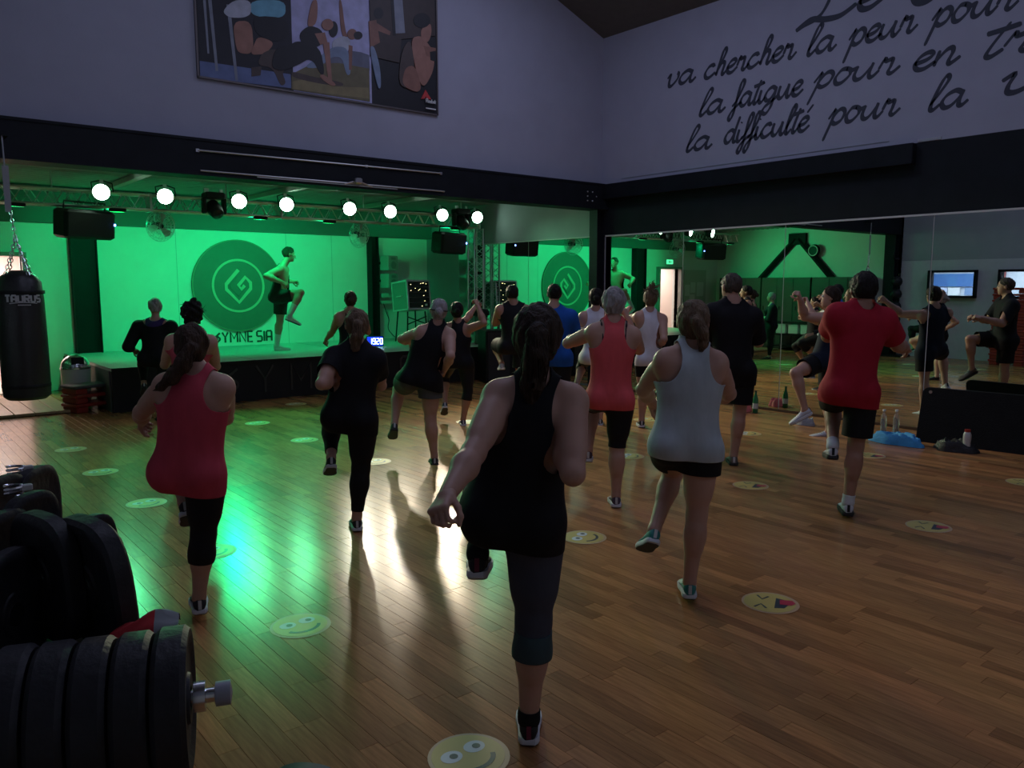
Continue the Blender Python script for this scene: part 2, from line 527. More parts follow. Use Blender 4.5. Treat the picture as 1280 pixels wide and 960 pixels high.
def set_tone(me, cols):
    a = me.color_attributes.new('tone', 'FLOAT_COLOR', 'POINT')
    a.data.foreach_set('color', np.asarray(cols, np.float32).ravel())


for t in tones:
    vs, fs = plank_geo(PW, PL)
    me = bpy.data.meshes.new('plank')
    me.from_pydata(vs, [], fs)
    me.materials.append(M_WOOD)
    set_tone(me, [(*t, 1)] * len(vs))
    plank_mesh.append(me)
planks = []
nx = int((XR - XL) / PW) + 1
for i in range(nx):
    off = rng.random() * PL
    ny = int((YE - YF) / PL) + 2
    for j in range(ny):
        x = XL + PW * (i + .5)
        y = YF - off + PL * (j + .5)
        if y > YE or x > XR:
            continue
        d = math.hypot(x - 2.2, y - 2.6) if (x * .632 + y * .775 > 1.7 and abs(x * .775 - y * .632) < 0.68 * (x * .632 + y * .775)) else 99
        planks.append((d + 0.0, x, y, rng.randrange(8), rng.uniform(-.0012, .0012), rng.uniform(-.0016, .0016), rng.uniform(-.0006, .0)))
planks.sort()
for (d, x, y, ti, rx, ry, dz) in planks[:300]:
    o = bpy.data.objects.new('plank', plank_mesh[ti])
    C.objects.link(o)
    o.parent = floor
    o.location = (x, y, dz)
    o.rotation_euler = (rx, ry * 2.2, 0)
mb = MB()
cols = []
vs0, fs0 = plank_geo(PW, PL)
for (d, x, y, ti, rx, ry, dz) in planks[300:]:
    if y > 11.7 and x > 2.7:
        continue
    mb.add([(x + p[0], y + p[1], p[2] + dz + p[1] * rx - p[0] * ry * 2.2) for p in vs0], fs0)
    cols += [(*tones[ti], 1)] * len(vs0)
rest = mb.build('plank_field', M_WOOD, floor, recalc=False)
set_tone(rest.data, cols)
tag(rest, kind='stuff')

# right wall: plaster above, black band, structural ledge
wr = struct_empty('wall_right', (XR, 4, 0))
MB().box((XR + .1, (YF + YE) / 2, 1.25), (.2, YE - YF, 2.5)).build('lower_wall', M_GREYWALL, wr)
MB().box((XR + .1, (YF + YB) / 2, 2.92), (.2, YB - YF, .84)).build('black_band', M_BLACKBAND, wr)
MB().box((XR + .1, (YB + YE) / 2, 2.92), (.2, YE - YB, .84)).build('header_wall', M_GREYWALL, wr)
MB().box((XR + .1, (YF + YB) / 2, 4.5), (.2, YB - YF + .2, 2.32)).build('plaster', M_WALL, wr)
MB().box((XR - .05, (4.42 + YB) / 2, 3.22), (.10, YB - 4.42, .23), bevel=.008).build('ledge_beam', M_BLACKPAINT, wr)
MB().box((XR - .06, (4.42 + YB) / 2, 3.105), (.13, YB - 4.42, .014)).build('ledge_lip', M_BLACKPAINT, wr)
MB().box((XR - .004, 6.9, 3.405), (.01, 4.3, .006)).build('cable', M_GREYWALL, wr)
MB().box((XR - .006, 4.28, 3.36), (.012, .26, .03)).build('end_plate', M_ALU, wr)

# wall over the stage opening
wb = struct_empty('wall_back', (4, YB, 0))
mb = MB()
poly = [(XL, 3.34), (XR, 3.34), (XR, EAVE), (RIDGE_X, RIDGE_Z), (XL, EAVE)]
mb.prism(poly, lambda a, b, t: (a, t, b), YB, YB + .2).build('plaster', M_WALL, wb)
# steel beam as an I section
mb = MB()
mb.box(((XL + XR) / 2, YB, 3.325), (XR - XL, .34, .03)).box(((XL + XR) / 2, YB, 2.945), (XR - XL, .34, .03)).box(((XL + XR) / 2, YB - .05, 3.135), (XR - XL, .22, .36))
beam = mb.build('trim_1', M_BLACKPAINT)
struct(beam)
for (bx, bz) in ((9.17, 3.19), (9.17, 3.12), (9.17, 3.05), (9.28, 3.19), (9.28, 3.05), (9.37, 3.12)):
    MB().lathe([(.011, 0), (.011, .012), (.006, .016)], (bx, YB - .16, bz), 6, (0, -1, 0)).build('bolt', M_ALU, beam)
# corner column below the beam
mb = MB()
mb.box((XR - .09, YB, 1.465), (.16, .02, 2.93)).box((XR - .01, YB, 1.465), (.02, .18, 2.93)).box((XR - .17, YB, 1.465), (.02, .18, 2.93))
struct(mb.build('trim_2', M_BLACKPAINT))
mb = MB()
mb.box((XL + .12, YB, 1.465), (.18, .02, 2.93)).box((XL + .03, YB, 1.465), (.02, .26, 2.93)).box((XL + .22, YB, 1.465), (.02, .26, 2.93))
struct(mb.build('trim_3', M_BLACKPAINT))

# stage end wall with doorway (door light shines out on the far left)
DX0, DX1, DZ = 1.18, 2.06, 2.16
we = struct_empty('wall_end', (4, YE, 0))
MB().box(((DX1 + XR) / 2, YE + .1, 1.7), (XR - DX1, .2, 3.4)).box(((XL + DX0) / 2, YE + .1, 1.7), (DX0 - XL, .2, 3.4)).box(((DX0 + DX1) / 2, YE + .1, (DZ + 3.4) / 2), (DX1 - DX0, .2, 3.4 - DZ)).build('plaster', M_WHITE, we)
for k, px in enumerate((4.42, 6.45, 7.4)):
    MB().box((px, YE - .001, 1.65), (.006, .004, 2.1)).build('panel_joint', M_GREYWALL, we)
lintel = struct(MB().box(((XL + XR) / 2, YE - .10, 2.97), (XR - XL, .2, .56)).build('trim_4', mat('dark_lintel_paint', (.10, .11, .11), .6)))
for n_, (px, w_) in enumerate(((2.93, .38), (8.27, .17))):
    mb = MB()
    mb.box((px - w_ / 2 + .01, YE - .10, 1.35), (.02, .2, 2.7)).box((px + w_ / 2 - .01, YE - .10, 1.35), (.02, .2, 2.7)).box((px, YE - .12, 1.35), (w_ - .04, .016, 2.7))
    struct(mb.build('trim_%d' % (5 + n_), M_BLACKPAINT))
# the lit passage behind the doorway
door = struct_empty('door_1', (1.6, YE, 0))
M_FRAME = mat('door_frame_paint', (.30, .29, .28), .5)
MB().box((DX0 - .03, YE, DZ / 2), (.06, .24, DZ)).box((DX1 + .03, YE, DZ / 2), (.06, .24, DZ)).box(((DX0 + DX1) / 2, YE, DZ + .03), (DX1 - DX0 + .12, .24, .06)).build('door_frame', M_FRAME, door)
pas = MB()
pas.box((DX0 - .1, YE + 1.2, 1.2), (.06, 2.2, 2.4)).box((DX1 + .4, YE + 1.2, 1.2), (.06, 2.2, 2.4)).box((1.7, YE + 2.3, 1.2), (1.6, .06, 2.4)).box((1.7, YE + 1.2, 2.4), (1.6, 2.2, .06)).box((1.7, YE + 1.2, -.02), (1.6, 2.2, .04))
pas.build('passage_wall', mat('passage_paint', (.78, .66, .62), .7), door)
MB().box((1.85, YE + 2.24, 1.75), (.30, .02, .42)).build('notice', mat('notice_paper', (.8, .8, .8), .7), door)
light('passage_lamp', 'AREA', (1.66, YE + 1.2, 2.34), 34.0, (1.0, .86, .80), (1.66, YE + 1.2, 0), shape='RECTANGLE', size=.5, size_y=1.2)

# left wall
wl = struct_empty('wall_left', (XL, 4, 0))
WIN = ((7.55, 8.62, 1.42, 2.06), (5.95, 7.10, 1.42, 2.06))
ys = [YF, 5.95, 7.10, 7.55, 8.62, YB]
mb = MB()
for a, b, hole in ((YF, 5.95, 0), (5.95, 7.10, 1), (7.10, 7.55, 0), (7.55, 8.62, 1), (8.62, YB, 0)):
    if hole:
        mb.box((XL - .1, (a + b) / 2, .71), (.2, b - a, 1.42)).box((XL - .1, (a + b) / 2, 2.18), (.2, b - a, .24))
    else:
        mb.box((XL - .1, (a + b) / 2, 1.15), (.2, b - a, 2.3))
mb.build('lower_wall', mat('pale_wall_paint', (.55, .55, .60), .75, var=.05), wl)
MB().box((XL - .1, (YF + YB) / 2, 4.0), (.2, YB - YF, 3.4)).build('upper_wall', M_GREYWALL, wl)
MB().box((XL - .1, (YB + YE) / 2, 1.7), (.2, YE - YB + .4, 3.4)).build('stage_side_wall', M_WHITE, wl)
wre = struct(MB().box(((XL + XR) / 2, YF - .1, 4), (XR - XL + .4, .2, 8)).build('wall_rear', M_WALL))
# assumed tall windows with glowing panes in the unseen rear wall (behind the camera)
for k in range(3):
    w = struct_empty('window_%d' % (k + 3), (2.6 + 2.0 * k, YF, 3))
    cx = 2.6 + 2.0 * k
    MB().box((cx, YF + .02, 3.9), (1.7, .04, 1.7)).build('pane', mat('assumed_sky_pane', (.3, .34, .45), .1, emit=(.62, .68, 1.0), estr=.5), w)
    MB().box((cx - .88, YF + .03, 3.9), (.06, .08, 1.82)).box((cx + .88, YF + .03, 3.9), (.06, .08, 1.82)).box((cx, YF + .03, 3.02), (1.82, .08, .06)).box((cx, YF + .03, 4.78), (1.82, .08, .06)).box((cx, YF + .03, 3.9), (.04, .08, 1.7)).build('window_frame', M_GREYWALL, w)

# interior windows to the lit neighbouring gym room
M_ROOM2 = mat('bright_room_paint', (.62, .66, .72), .7)
for k, (y0, y1, z0, z1) in enumerate(WIN):
    w = struct_empty('window_%d' % (k + 1), (XL, (y0 + y1) / 2, z0))
    cy, cz = (y0 + y1) / 2, (z0 + z1) / 2
    MB().box((XL, y0 + .025, cz), (.24, .05, z1 - z0)).box((XL, y1 - .025, cz), (.24, .05, z1 - z0)).box((XL, cy, z0 + .025), (.24, y1 - y0, .05)).box((XL, cy, z1 - .025), (.24, y1 - y0, .05)).build('window_frame', M_BLACKPAINT, w)
    g = MB().box((XL - .05, cy, cz), (.006, y1 - y0 - .1, z1 - z0 - .1)).build('pane', mat('window_glass', (.9, .95, 1.0), .02, trans=1.0, spec=.3), w)
nb = struct_empty('wall_neighbour_room', (XL - 2, 7, 0))
mb = MB()
mb.box((XL - 3.2, 8.2, 1.3), (.1, 5.4, 2.6)).box((XL - 1.7, 5.5, 1.3), (3.0, .1, 2.6)).box((XL - 1.7, 10.9, 1.3), (3.0, .1, 2.6)).box((XL - 1.7, 8.2, 2.6), (3.0, 5.4, .1)).box((XL - 1.7, 8.2, -.05), (3.0, 5.4, .1))
mb.build('room_shell', M_ROOM2, nb)
for (yy, zz, cc, w_, h_) in ((8.1, 1.85, (.06, .16, .40), 1.5, .34), (8.1, 2.16, (.75, .78, .82), 1.5, .16), (7.2, 1.75, (.35, .08, .07), .25, .7), (6.2, 1.9, (.65, .68, .72), 1.2, .5), (7.4, 1.55, (.75, .75, .78), .3, .2), (7.9, 1.55, (.2, .3, .5), .25, .2), (8.3, 1.55, (.8, .8, .8), .3, .2), (8.6, 1.55, (.6, .65, .8), .25, .2)):
    MB().box((XL - 3.1, yy + 1.0, zz), (.06, w_, h_)).build('wall_panel', mat('panel_%d_%d' % (yy * 10, zz * 100), cc, .5), nb)
light('neighbour_room_lamp', 'AREA', (XL - 1.7, 8.2, 2.5), 75.0, (.82, .90, 1.0), (XL - 1.7, 8.2, 0), shape='RECTANGLE', size=1.4, size_y=3.2)

# hall roof: two slopes with assumed roof lights added below
ce = struct_empty('ceiling', (RIDGE_X, 4, 7))
for sgn in (-1, 1):
    x0, x1 = RIDGE_X, (XR + .2 if sgn > 0 else XL - .2)
    mb = MB()
    mb.add([(x0, YF - .2, roof_z(x0)), (x1, YF - .2, roof_z(x1)), (x1, YB + .2, roof_z(x1)), (x0, YB + .2, roof_z(x0)),
            (x0, YF - .2, roof_z(x0) + .12), (x1, YF - .2, roof_z(x1) + .12), (x1, YB + .2, roof_z(x1) + .12), (x0, YB + .2, roof_z(x0) + .12)],
           [(0, 1, 2, 3), (4, 5, 6, 7), (0, 1, 5, 4), (1, 2, 6, 5), (2, 3, 7, 6), (3, 0, 4, 7)])
    mb.build('roof_slope', M_CEIL, ce)
for yy in (0.0, 3.0):
    for sgn in (-1, 1):
        x1 = XR if sgn > 0 else XL
        MB().tube([(RIDGE_X, yy, RIDGE_Z - .12), (x1, yy, roof_z(x1) - .12)], .10, 4).build('rafter', M_CEIL, ce)
for k, (sx, sy) in enumerate(ASSUMED_ROOF_LIGHTS):  # assumed roof windows, their glowing panes added to suggest daylight
    sk = struct_empty('window_%d' % (k + 6), (sx, sy, 6.5))
    mb = MB()
    mb.box((sx, sy - 1.25, 6.5), (1.7, .08, .14)).box((sx, sy + 1.25, 6.5), (1.7, .08, .14)).box((sx - .8, sy, 6.5), (.08, 2.5, .14)).box((sx + .8, sy, 6.5), (.08, 2.5, .14))
    mb.build('window_frame', M_ALU, sk)
    MB().box((sx, sy, 6.5), (1.5, 2.4, .02)).build('pane', MATS['assumed_sky_pane'], sk)

# stage ceiling: corrugated sheet on purlins, falling towards the end wall
def sc_z(y):
    return 3.28


sc = struct_empty('ceiling_stage', (4, 12, 3.2))
mb = MB()
ny = 132
vs, fs = [], []
for j in range(ny + 1):
    y = YB + .12 + (YE - YB - .12) * j / ny
    z = sc_z(y) + (0.022 if (j // 2) % 2 else -0.014)
    vs += [(XL, y, z), (XR, y, z)]
for j in range(ny):
    fs.append((2 * j, 2 * j + 1, 2 * j + 3, 2 * j + 2))
mb.add(vs, fs)
mb.build('corrugated_sheet', M_CORR, sc)
for px in (1.1, 3.2, 5.5, 7.8):
    y0, y1 = YB + .2, YE - .2
    mb = MB()
    mb.add([(px - .05, y0, sc_z(y0) - .02), (px + .05, y0, sc_z(y0) - .02), (px + .05, y1, sc_z(y1) - .02), (px - .05, y1, sc_z(y1) - .02),
            (px - .05, y0, sc_z(y0) - .09), (px + .05, y0, sc_z(y0) - .09), (px + .05, y1, sc_z(y1) - .09), (px - .05, y1, sc_z(y1) - .09)],
           [(0, 1, 2, 3), (4, 5, 6, 7), (0, 1, 5, 4), (1, 2, 6, 5), (2, 3, 7, 6), (3, 0, 4, 7)])
    mb.build('purlin', mat('pale_purlin', (.40, .40, .38), .6), sc)
MB().box(((XL + XR) / 2, YB + .3, 3.02), (XR - XL, .05, .05)).build('edge_angle', mat('pale_angle', (.36, .34, .30), .6), sc)

# wall mirror: seven sheets and an edge strip
wm = thing('wall_mirror', (XR, 6, 0), 'long frameless mirror of tall glass sheets covering the right wall', 'mirror')
for (a, b) in ((13.55, 11.34), (11.34, 9.62), (9.38, 7.77), (7.77, 6.07), (6.07, 4.17), (4.17, 2.3), (2.3, .4)):
    MB().box((XR - .006, (a + b) / 2, 1.265), (.008, a - b - .012, 2.47)).build('mirror_panel', M_MIRROR, wm)
M_STRIP = mat('pale_edge_strip', (.62, .62, .60), .5)
MB().box((XR - .012, (9.38 + .4) / 2, 2.512), (.02, 8.98, .022)).box((XR - .012, (13.55 + 9.62) / 2, 2.512), (.02, 3.93, .014)).build('edge_strip', M_STRIP, wm)
for y_ in (11.34, 7.77, 6.07, 4.17, 2.3):
    MB().box((XR - .006, y_, 1.265), (.004, .007, 2.47)).build('joint_strip', M_STRIP, wm)
struct(MB().box((XR - .012, 4.9, .014), (.022, 8.98, .028)).build('baseboard_right', mat('dark_skirting', (.10, .055, .03), .5)))

# stage
ST_X0, ST_Y0, ST_Z = 2.56, 11.62, 0.60
stage = struct_empty('floor_stage', (5, 13, 0))
MB().box(((ST_X0 + XR) / 2, (ST_Y0 + YE) / 2 + .02, ST_Z - .02), (XR - ST_X0 - .02, YE - ST_Y0, .04)).build('stage_top', M_STAGE, stage)
for (a, b) in ((2.56, 4.56), (4.56, 6.56), (6.56, 8.56)):
    MB().box((b, (ST_Y0 + YE) / 2, ST_Z + .001), (.006, YE - ST_Y0 - .1, .003)).build('deck_joint', M_GREYWALL, stage)
front = MB().box(((ST_X0 + XR) / 2, ST_Y0 + .03, (ST_Z - .04) / 2), (XR - ST_X0 - .02, .04, ST_Z - .04)).build('stage_front', M_STAGEFRONT, stage)
MB().box((ST_X0 + .02, (ST_Y0 + YE) / 2 + .05, (ST_Z - .04) / 2), (.04, YE - ST_Y0 - .1, ST_Z - .04)).build('stage_side', mat('grey_side_board', (.12, .125, .13), .6), stage)
MB().box(((ST_X0 + XR) / 2, ST_Y0 - .005, ST_Z - .02), (XR - ST_X0 - .02, .02, .045)).build('edge_trim', M_BLACK, stage)

# ------------------------------------------------------------------ stroke lettering
BLOCK = {
    'G': [[(.72, .95), (.30, .62), (.02, .40), (.02, .28), (.36, 0), (.72, .30), (.72, .42), (.52, .60), (.30, .40), (.46, .28)]],
    'Y': [[(0, 1), (.33, .5), (.66, 1)], [(.33, .5), (.33, 0)]],
    'M': [[(0, 0), (0, 1), (.4, .35), (.8, 1), (.8, 0)]],
    'N': [[(0, 0), (0, 1), (.66, 0), (.66, 1)]],
    'E': [[(.56, 1), (0, 1), (0, 0), (.56, 0)], [(0, .5), (.5, .5)]],
    'S': [[(.6, 1), (.12, 1), (0, .9), (0, .58), (.1, .5), (.5, .5), (.6, .4), (.6, .1), (.5, 0), (0, 0)]],
    'I': [[(0, 0), (0, 1)]],
    'A': [[(0, 0), (0, .88), (.1, 1), (.55, 1), (.62, .9), (.62, 0)], [(0, .42), (.62, .42)]],
    'T': [[(0, 1), (.66, 1)], [(.33, 1), (.33, 0)]],
    'U': [[(0, 1), (0, .15), (.15, 0), (.5, 0), (.62, .15), (.62, 1)]],
    'R': [[(0, 0), (0, 1), (.5, 1), (.62, .85), (.62, .62), (.5, .5), (0, .5)], [(.3, .5), (.62, 0)]],
    'e': [[(0, .3), (.45, .3), (.42, .5), (.22, .6), (.03, .45), (0, .25), (.1, .03), (.3, 0), (.45, .1)]],
    'b': [[(0, 1), (0, 0), (.3, 0), (.45, .15), (.45, .45), (.3, .6), (0, .55)]],
    'o': [[(.22, 0), (.02, .15), (.02, .45), (.22, .6), (.42, .45), (.42, .15), (.22, 0)]],
    'k': [[(0, 1), (0, 0)], [(.42, .6), (0, .25), (.42, 0)]],
}


def block_text(mb, txt, f3, x0, z0, h, w, t0, t1, gap=.28, fit=None):
    adv = []
    for ch in txt:
        if ch == ' ':
            adv.append(.25)
            continue
        adv.append(max(p[0] for s in BLOCK[ch] for p in s) + gap)
    tot = sum(adv) - gap
    sx = (fit / tot) if fit else h
    x = x0
    for ch, a in zip(txt, adv):
        if ch != ' ':
            for s in BLOCK[ch]:
                mb.ribbon([(x + p[0] * sx, z0 + p[1] * h) for p in s], f3, w, t0, t1)
        x += a * sx
    return mb


# big dark letters across the stage front
M_LET = mat('gloss_black_letter', (.035, .035, .038), .35)
fy = lambda a, b, t: (a, t, b)
for i, (ch, lx) in enumerate(zip('GYMNESIA', (3.98, 4.55, 5.1, 5.85, 6.5, 7.05, 7.6, 8.0))):
    mb = MB()
    block_text(mb, ch, fy, lx, .11, .40, .035, ST_Y0 - .004, ST_Y0 + .012)
    mb.build('front_letter', M_LET, stage)

# brush-script sentence on the right wall: one object per word
SC = {
    'a': ([[(.75, .82), (.5, 1.0), (.18, .8), (.02, .38), (.14, .03), (.4, .08), (.68, .55), (.8, .98)], [(.8, .98), (.7, .4), (.72, .06), (.86, .03), (1.05, .3)]], 1.0),
    'c': ([[(.68, .78), (.58, .98), (.28, .88), (.04, .45), (.1, .08), (.32, -.02), (.6, .14), (.8, .34)]], .84),
    'd': ([[(.75, .82), (.5, 1.0), (.18, .8), (.02, .38), (.14, .03), (.4, .08), (.68, .55), (.8, .98)], [(1.06, 2.0), (.82, 1.0), (.72, .3), (.76, .03), (.9, .04), (1.06, .3)]], 1.02),
    'e': ([[(.02, .4), (.4, .52), (.62, .78), (.5, 1.0), (.22, .85), (.04, .42), (.14, .04), (.42, .0), (.78, .35)]], .74),
    'f': ([[(-.1, .1), (.25, .6), (.62, 1.55), (.66, 1.95), (.5, 2.02), (.36, 1.6), (.22, .6), (.06, -.5), (-.14, -.95), (-.28, -.75), (-.1, -.3), (.3, .12), (.6, .35)]], .52),
    'g': ([[(.75, .82), (.5, 1.0), (.18, .8), (.02, .38), (.14, .05), (.4, .1), (.68, .55), (.8, .98)], [(.8, .98), (.66, .1), (.5, -.6), (.2, -.98), (-.06, -.8), (.1, -.42), (.6, -.05), (1.0, .32)]], .98),
    'h': ([[(-.02, .1), (.3, .8), (.62, 1.7), (.58, 2.05), (.42, 1.9), (.24, 1.0), (.06, .0)], [(.1, .3), (.36, .85), (.56, .98), (.62, .75), (.52, .2), (.6, .0), (.86, .3)]], .84),
    'i': ([[(.1, .95), (.0, .3), (.06, .0), (.22, .02), (.44, .35)], [(.2, 1.42), (.24, 1.52)]], .42),
    'l': ([[(.0, .3), (.3, 1.0), (.56, 1.75), (.5, 2.05), (.34, 1.8), (.12, .8), (.04, .15), (.16, -.02), (.42, .3)]], .46),
    'n': ([[(.1, .96), (.0, .0)], [(.03, .3), (.3, .86), (.5, .98), (.56, .7), (.48, .2), (.56, .0), (.86, .34)]], .84),
    'o': ([[(.5, .95), (.24, .92), (.03, .45), (.1, .04), (.34, .02), (.62, .42), (.62, .8), (.45, .96)], [(.58, .86), (.72, .76), (.92, .86)]], .84),
    'p': ([[(-.1, .4), (.2, 1.02), (.1, .3), (-.22, -1.15)], [(.06, .3), (.36, .9), (.6, .98), (.72, .68), (.58, .2), (.3, .0), (.1, .16)]], .82),
    'r': ([[(.0, .4), (.18, 1.04), (.26, .88), (.5, .92), (.48, .5), (.42, .12), (.56, -.02), (.86, .36)]], .78),
    't': ([[(.46, 1.75), (.2, .8), (.08, .15), (.2, -.02), (.46, .3)], [(-.05, 1.32), (.32, 1.4), (.72, 1.52)]], .46),
    'u': ([[(.1, .96), (.0, .35), (.1, .02), (.34, .1), (.64, .7), (.72, .98)], [(.72, .98), (.62, .3), (.68, .0), (.82, .04), (1.02, .36)]], .98),
    'v': ([[(-.04, .7), (.14, .98), (.1, .4), (.14, .04), (.32, .04), (.62, .5), (.66, .9), (.56, 1.02)]], .76),
    'L': ([[(.95, 2.3), (.75, 2.5), (.55, 2.2), (.45, 1.2), (.2, .3), (-.3, .0), (-.55, -.2)], [(-.55, -.2), (-.1, .2), (.4, .02), (.9, .0), (1.35, .4)]], 1.4),
    'C': ([[(1.3, 2.1), (1.1, 2.4), (.5, 2.0), (.1, 1.0), (.25, .15), (.7, -.02), (1.3, .4)]], 1.4),
}


def script_word(txt, ya, yb, z, h, label):
    """ya: left end on the wall (far), yb: right end (near), z baseline, h x-height"""
    t = txt.replace('é', 'e')
    tot = sum(SC[c][1] for c in t) - .1
    s = (ya - yb) / tot
    mb = MB()
    f3 = lambda a, b, q: (q, a, b)
    x = 0.0
    for c0, c in zip(txt, t):
        strokes = [list(q) for q in SC[c][0]]
        if c0 == 'é':
            strokes.append([(.5, 1.3), (.85, 1.85)])
        for si, st in enumerate(strokes):
            sm = catmull(st, 7)
            pts = [(ya - (x + p[0] + .10 * p[1]) * s, z + p[1] * h) for p in sm]
            mb.ribbon(pts, f3, h * .36, XR - .003 - .0012 * si, XR + .01, nib=(2.3, .42))
        x += SC[c][1]
    o = mb.build('wall_word', M_INK)
    return tag(o, label, 'lettering', 'brush lettering on the right wall')


for (w, ya, yb, z, h, lab) in QUOTE:
    script_word(w, ya, yb, z, h, lab)

# ================================================================== stage equipment
# round club emblem on the end wall
M_DISC = mat('emblem_disc_paint', (.13, .16, .14), .6, var=.05)
M_RING = mat('emblem_ring_paint', (.50, .52, .40), .5)
emb = thing('wall_emblem', (5.49, YE, 1.7), 'round dark club emblem with a ring and a folded G on the stage wall', 'emblem')
MB().lathe([(.84, 0), (.84, .025), (.82, .03), (0, .03)], (5.49, YE - .002, 1.70), 64, (0, -1, 0)).build('disc', M_DISC, emb, smooth=True)
MB().ribbon([(5.49 + .83 * math.cos(a * PI / 32), 1.70 + .83 * math.sin(a * PI / 32)) for a in range(64)], fy, .02, YE - .045, YE - .03, closed=True).build('rim', mat('emblem_rim_paint', (.22, .25, .18), .5), emb)
MB().ribbon([(5.49 + .47 * math.cos(a * PI / 32), 1.70 + .47 * math.sin(a * PI / 32)) for a in range(64)], fy, .04, YE - .045, YE - .03, closed=True).build('ring', M_RING, emb)
gp = [(0.02, 1.0), (-.92, .10), (-.92, -.22), (0.0, -1.05), (.90, -.18), (.90, .20), (.52, .55), (-.02, .02), (.20, -.22), (.45, .02)]
gin = [(5.49 + p[0] * .25, 1.70 + p[1] * .29) for p in gp]
MB().ribbon(gin, fy, .062, YE - .045, YE - .03).build('letter_mark', M_RING, emb)
gout = [(5.49 + p[0] * .25, 1.70 + p[1] * .29) for p in ((-.02, .62), (-.60, .06), (-.60, -.12), (0, -.66), (.56, -.12))]
MB().ribbon(gout, fy, .022, YE - .047, YE - .03).build('inner_line', M_DISC, emb)
nm = MB()
block_text(nm, 'GYMNE SIA', fy, 5.0, .66, .19, .032, YE - .012, YE + .0, fit=1.10)
tag(nm.build('wall_name', mat('dark_green_letter', (.05, .06, .055), .6)), 'dark lettering GYMNESIA on the wall under the emblem', 'lettering')


def lattice(mb, a, b, w, n, r=.018, rb=.008, up=(0, 0, 1)):
    """square lattice truss between a and b; returns chords and braces in one bmesh"""
    a, b = Vector(a), Vector(b)
    t = (b - a).normalized()
    u = Vector(up)
    v = t.cross(u).normalized()
    cs = [(u * sx + v * sy) * (w / 2) for sx, sy in ((1, 1), (1, -1), (-1, -1), (-1, 1))]
    for c in cs:
        mb.tube([a + c, b + c], r, 8)
    L_ = (b - a).length
    for f in range(4):
        c0, c1 = cs[f], cs[(f + 1) % 4]
        for k in range(n):
            p = a + t * (L_ * k / n)
            q = a + t * (L_ * (k + .5) / n)
            q2 = a + t * (L_ * (k + 1) / n)
            mb.tube([p + c0, q + c1], rb, 5, cap=False)
            mb.tube([q + c1, q2 + c0], rb, 5, cap=False)
    return mb


tr = thing('lighting_truss', (5.4, TRUSS_Y, 2.8), 'long horizontal aluminium lattice truss hung above the stage', 'truss')
for k in range(4):
    x0 = 1.45 + k * 2.0
    lattice(MB(), (x0, TRUSS_Y, 2.91), (x0 + 2.0, TRUSS_Y, 2.91), .21, 8).build('truss_segment', M_ALU, tr, smooth=True)
    MB().box((x0 + 2.0, TRUSS_Y, 2.91), (.03, .26, .26)).build('end_plate', M_ALU, tr)
for hx in (2.2, 4.6, 7.0, 9.1):
    MB().tube([(hx, TRUSS_Y, 3.0), (hx, TRUSS_Y, sc_z(TRUSS_Y))], .012, 6).build('hanger', M_ALU, tr)
tv = thing('upright_truss', (9.42, TRUSS_Y, ST_Z), 'upright aluminium lattice truss leg beside the mirror on the stage', 'truss')
lattice(MB(), (9.44, TRUSS_Y, ST_Z + .02), (9.44, TRUSS_Y, 2.80), .21, 9, .017, .007, up=(1, 0, 0)).build('lattice', M_ALU, tv, smooth=True)
MB().box((9.44, TRUSS_Y, ST_Z + .012), (.30, .30, .024)).build('base_plate', M_ALU, tv)


def par_can(x, z, i):
    ords = ['leftmost', 'second', 'third', 'fourth', 'fifth', 'sixth', 'seventh', 'rightmost']
    t = thing('stage_light', (x, TRUSS_Y - .2, z), '%s of the eight round glowing stage lights on the truss%s' % (ords[i], '' if i in (0, 7) else ', counted from the left'), 'stage light', 'round stage lights along the truss')
    c = (x, TRUSS_Y - .13, z)
    ax = Vector((-.28, -1, -.16)).normalized()
    MB().lathe([(.03, -.02), (.09, .0), (.115, .06), (.118, .17), (.110, .17), (.110, .15)], c, 24, ax).build('housing', M_BLACK, t, smooth=True)
    ln = MB().lathe([(.108, 0), (.104, .012), (.06, .022), (0.001, .026)], Vector(c) + ax * .15, 24, ax).build('lens', M_LENS, t, smooth=True)
    MB().tube([(x - .135, TRUSS_Y - .18, z), (x - .135, TRUSS_Y - .14, z + .12), (x, TRUSS_Y - .12, z + .16), (x + .135, TRUSS_Y - .14, z + .12), (x + .135, TRUSS_Y - .18, z)], .009, 6).build('yoke', M_BLACK, t)
    MB().box((x, TRUSS_Y - .11, z + .14), (.05, .06, .06)).build('clamp', M_ALU, t)
    return t


for i, px in enumerate(PAR_X):
    par_can(px, 3.015, i)


def hung_speaker(x, y, z, w, h, rz, label, led):
    t = thing('loudspeaker', (x, y, z), label, 'loudspeaker', 'black loudspeakers hung over the stage')
    mtx = Matrix.Translation((x, y, z)) @ Matrix.Rotation(rz, 4, 'Z') @ Matrix.Rotation(.12, 4, 'X')
    MB().box((0, 0, 0), (w, .34, h), bevel=.035, M=mtx).build('cabinet', M_BLACK, t)
    MB().box((0, 0, 0), (w * .90, .02, h * .84), bevel=.008, M=mtx @ Matrix.Translation((0, -.175, 0))).build('grille', mat('speaker_grille', (.018, .018, .02), .6, bump=.5, bscale=300), t)
    MB().tube([mtx @ Vector((-w * .4, 0, h / 2)), mtx @ Vector((-w * .4, 0, h / 2 + .10)), mtx @ Vector((w * .4, 0, h / 2 + .10)), mtx @ Vector((w * .4, 0, h / 2))], .014, 6).build('bracket', M_BLACK, t)
    MB().box((0, 0, 0), (.025, .006, .03), M=mtx @ Matrix.Translation((led, -.188, .02))).build('indicator', mat('blue_indicator', (.1, .2, 1), .4, emit=(.15, .3, 1), estr=8), t)


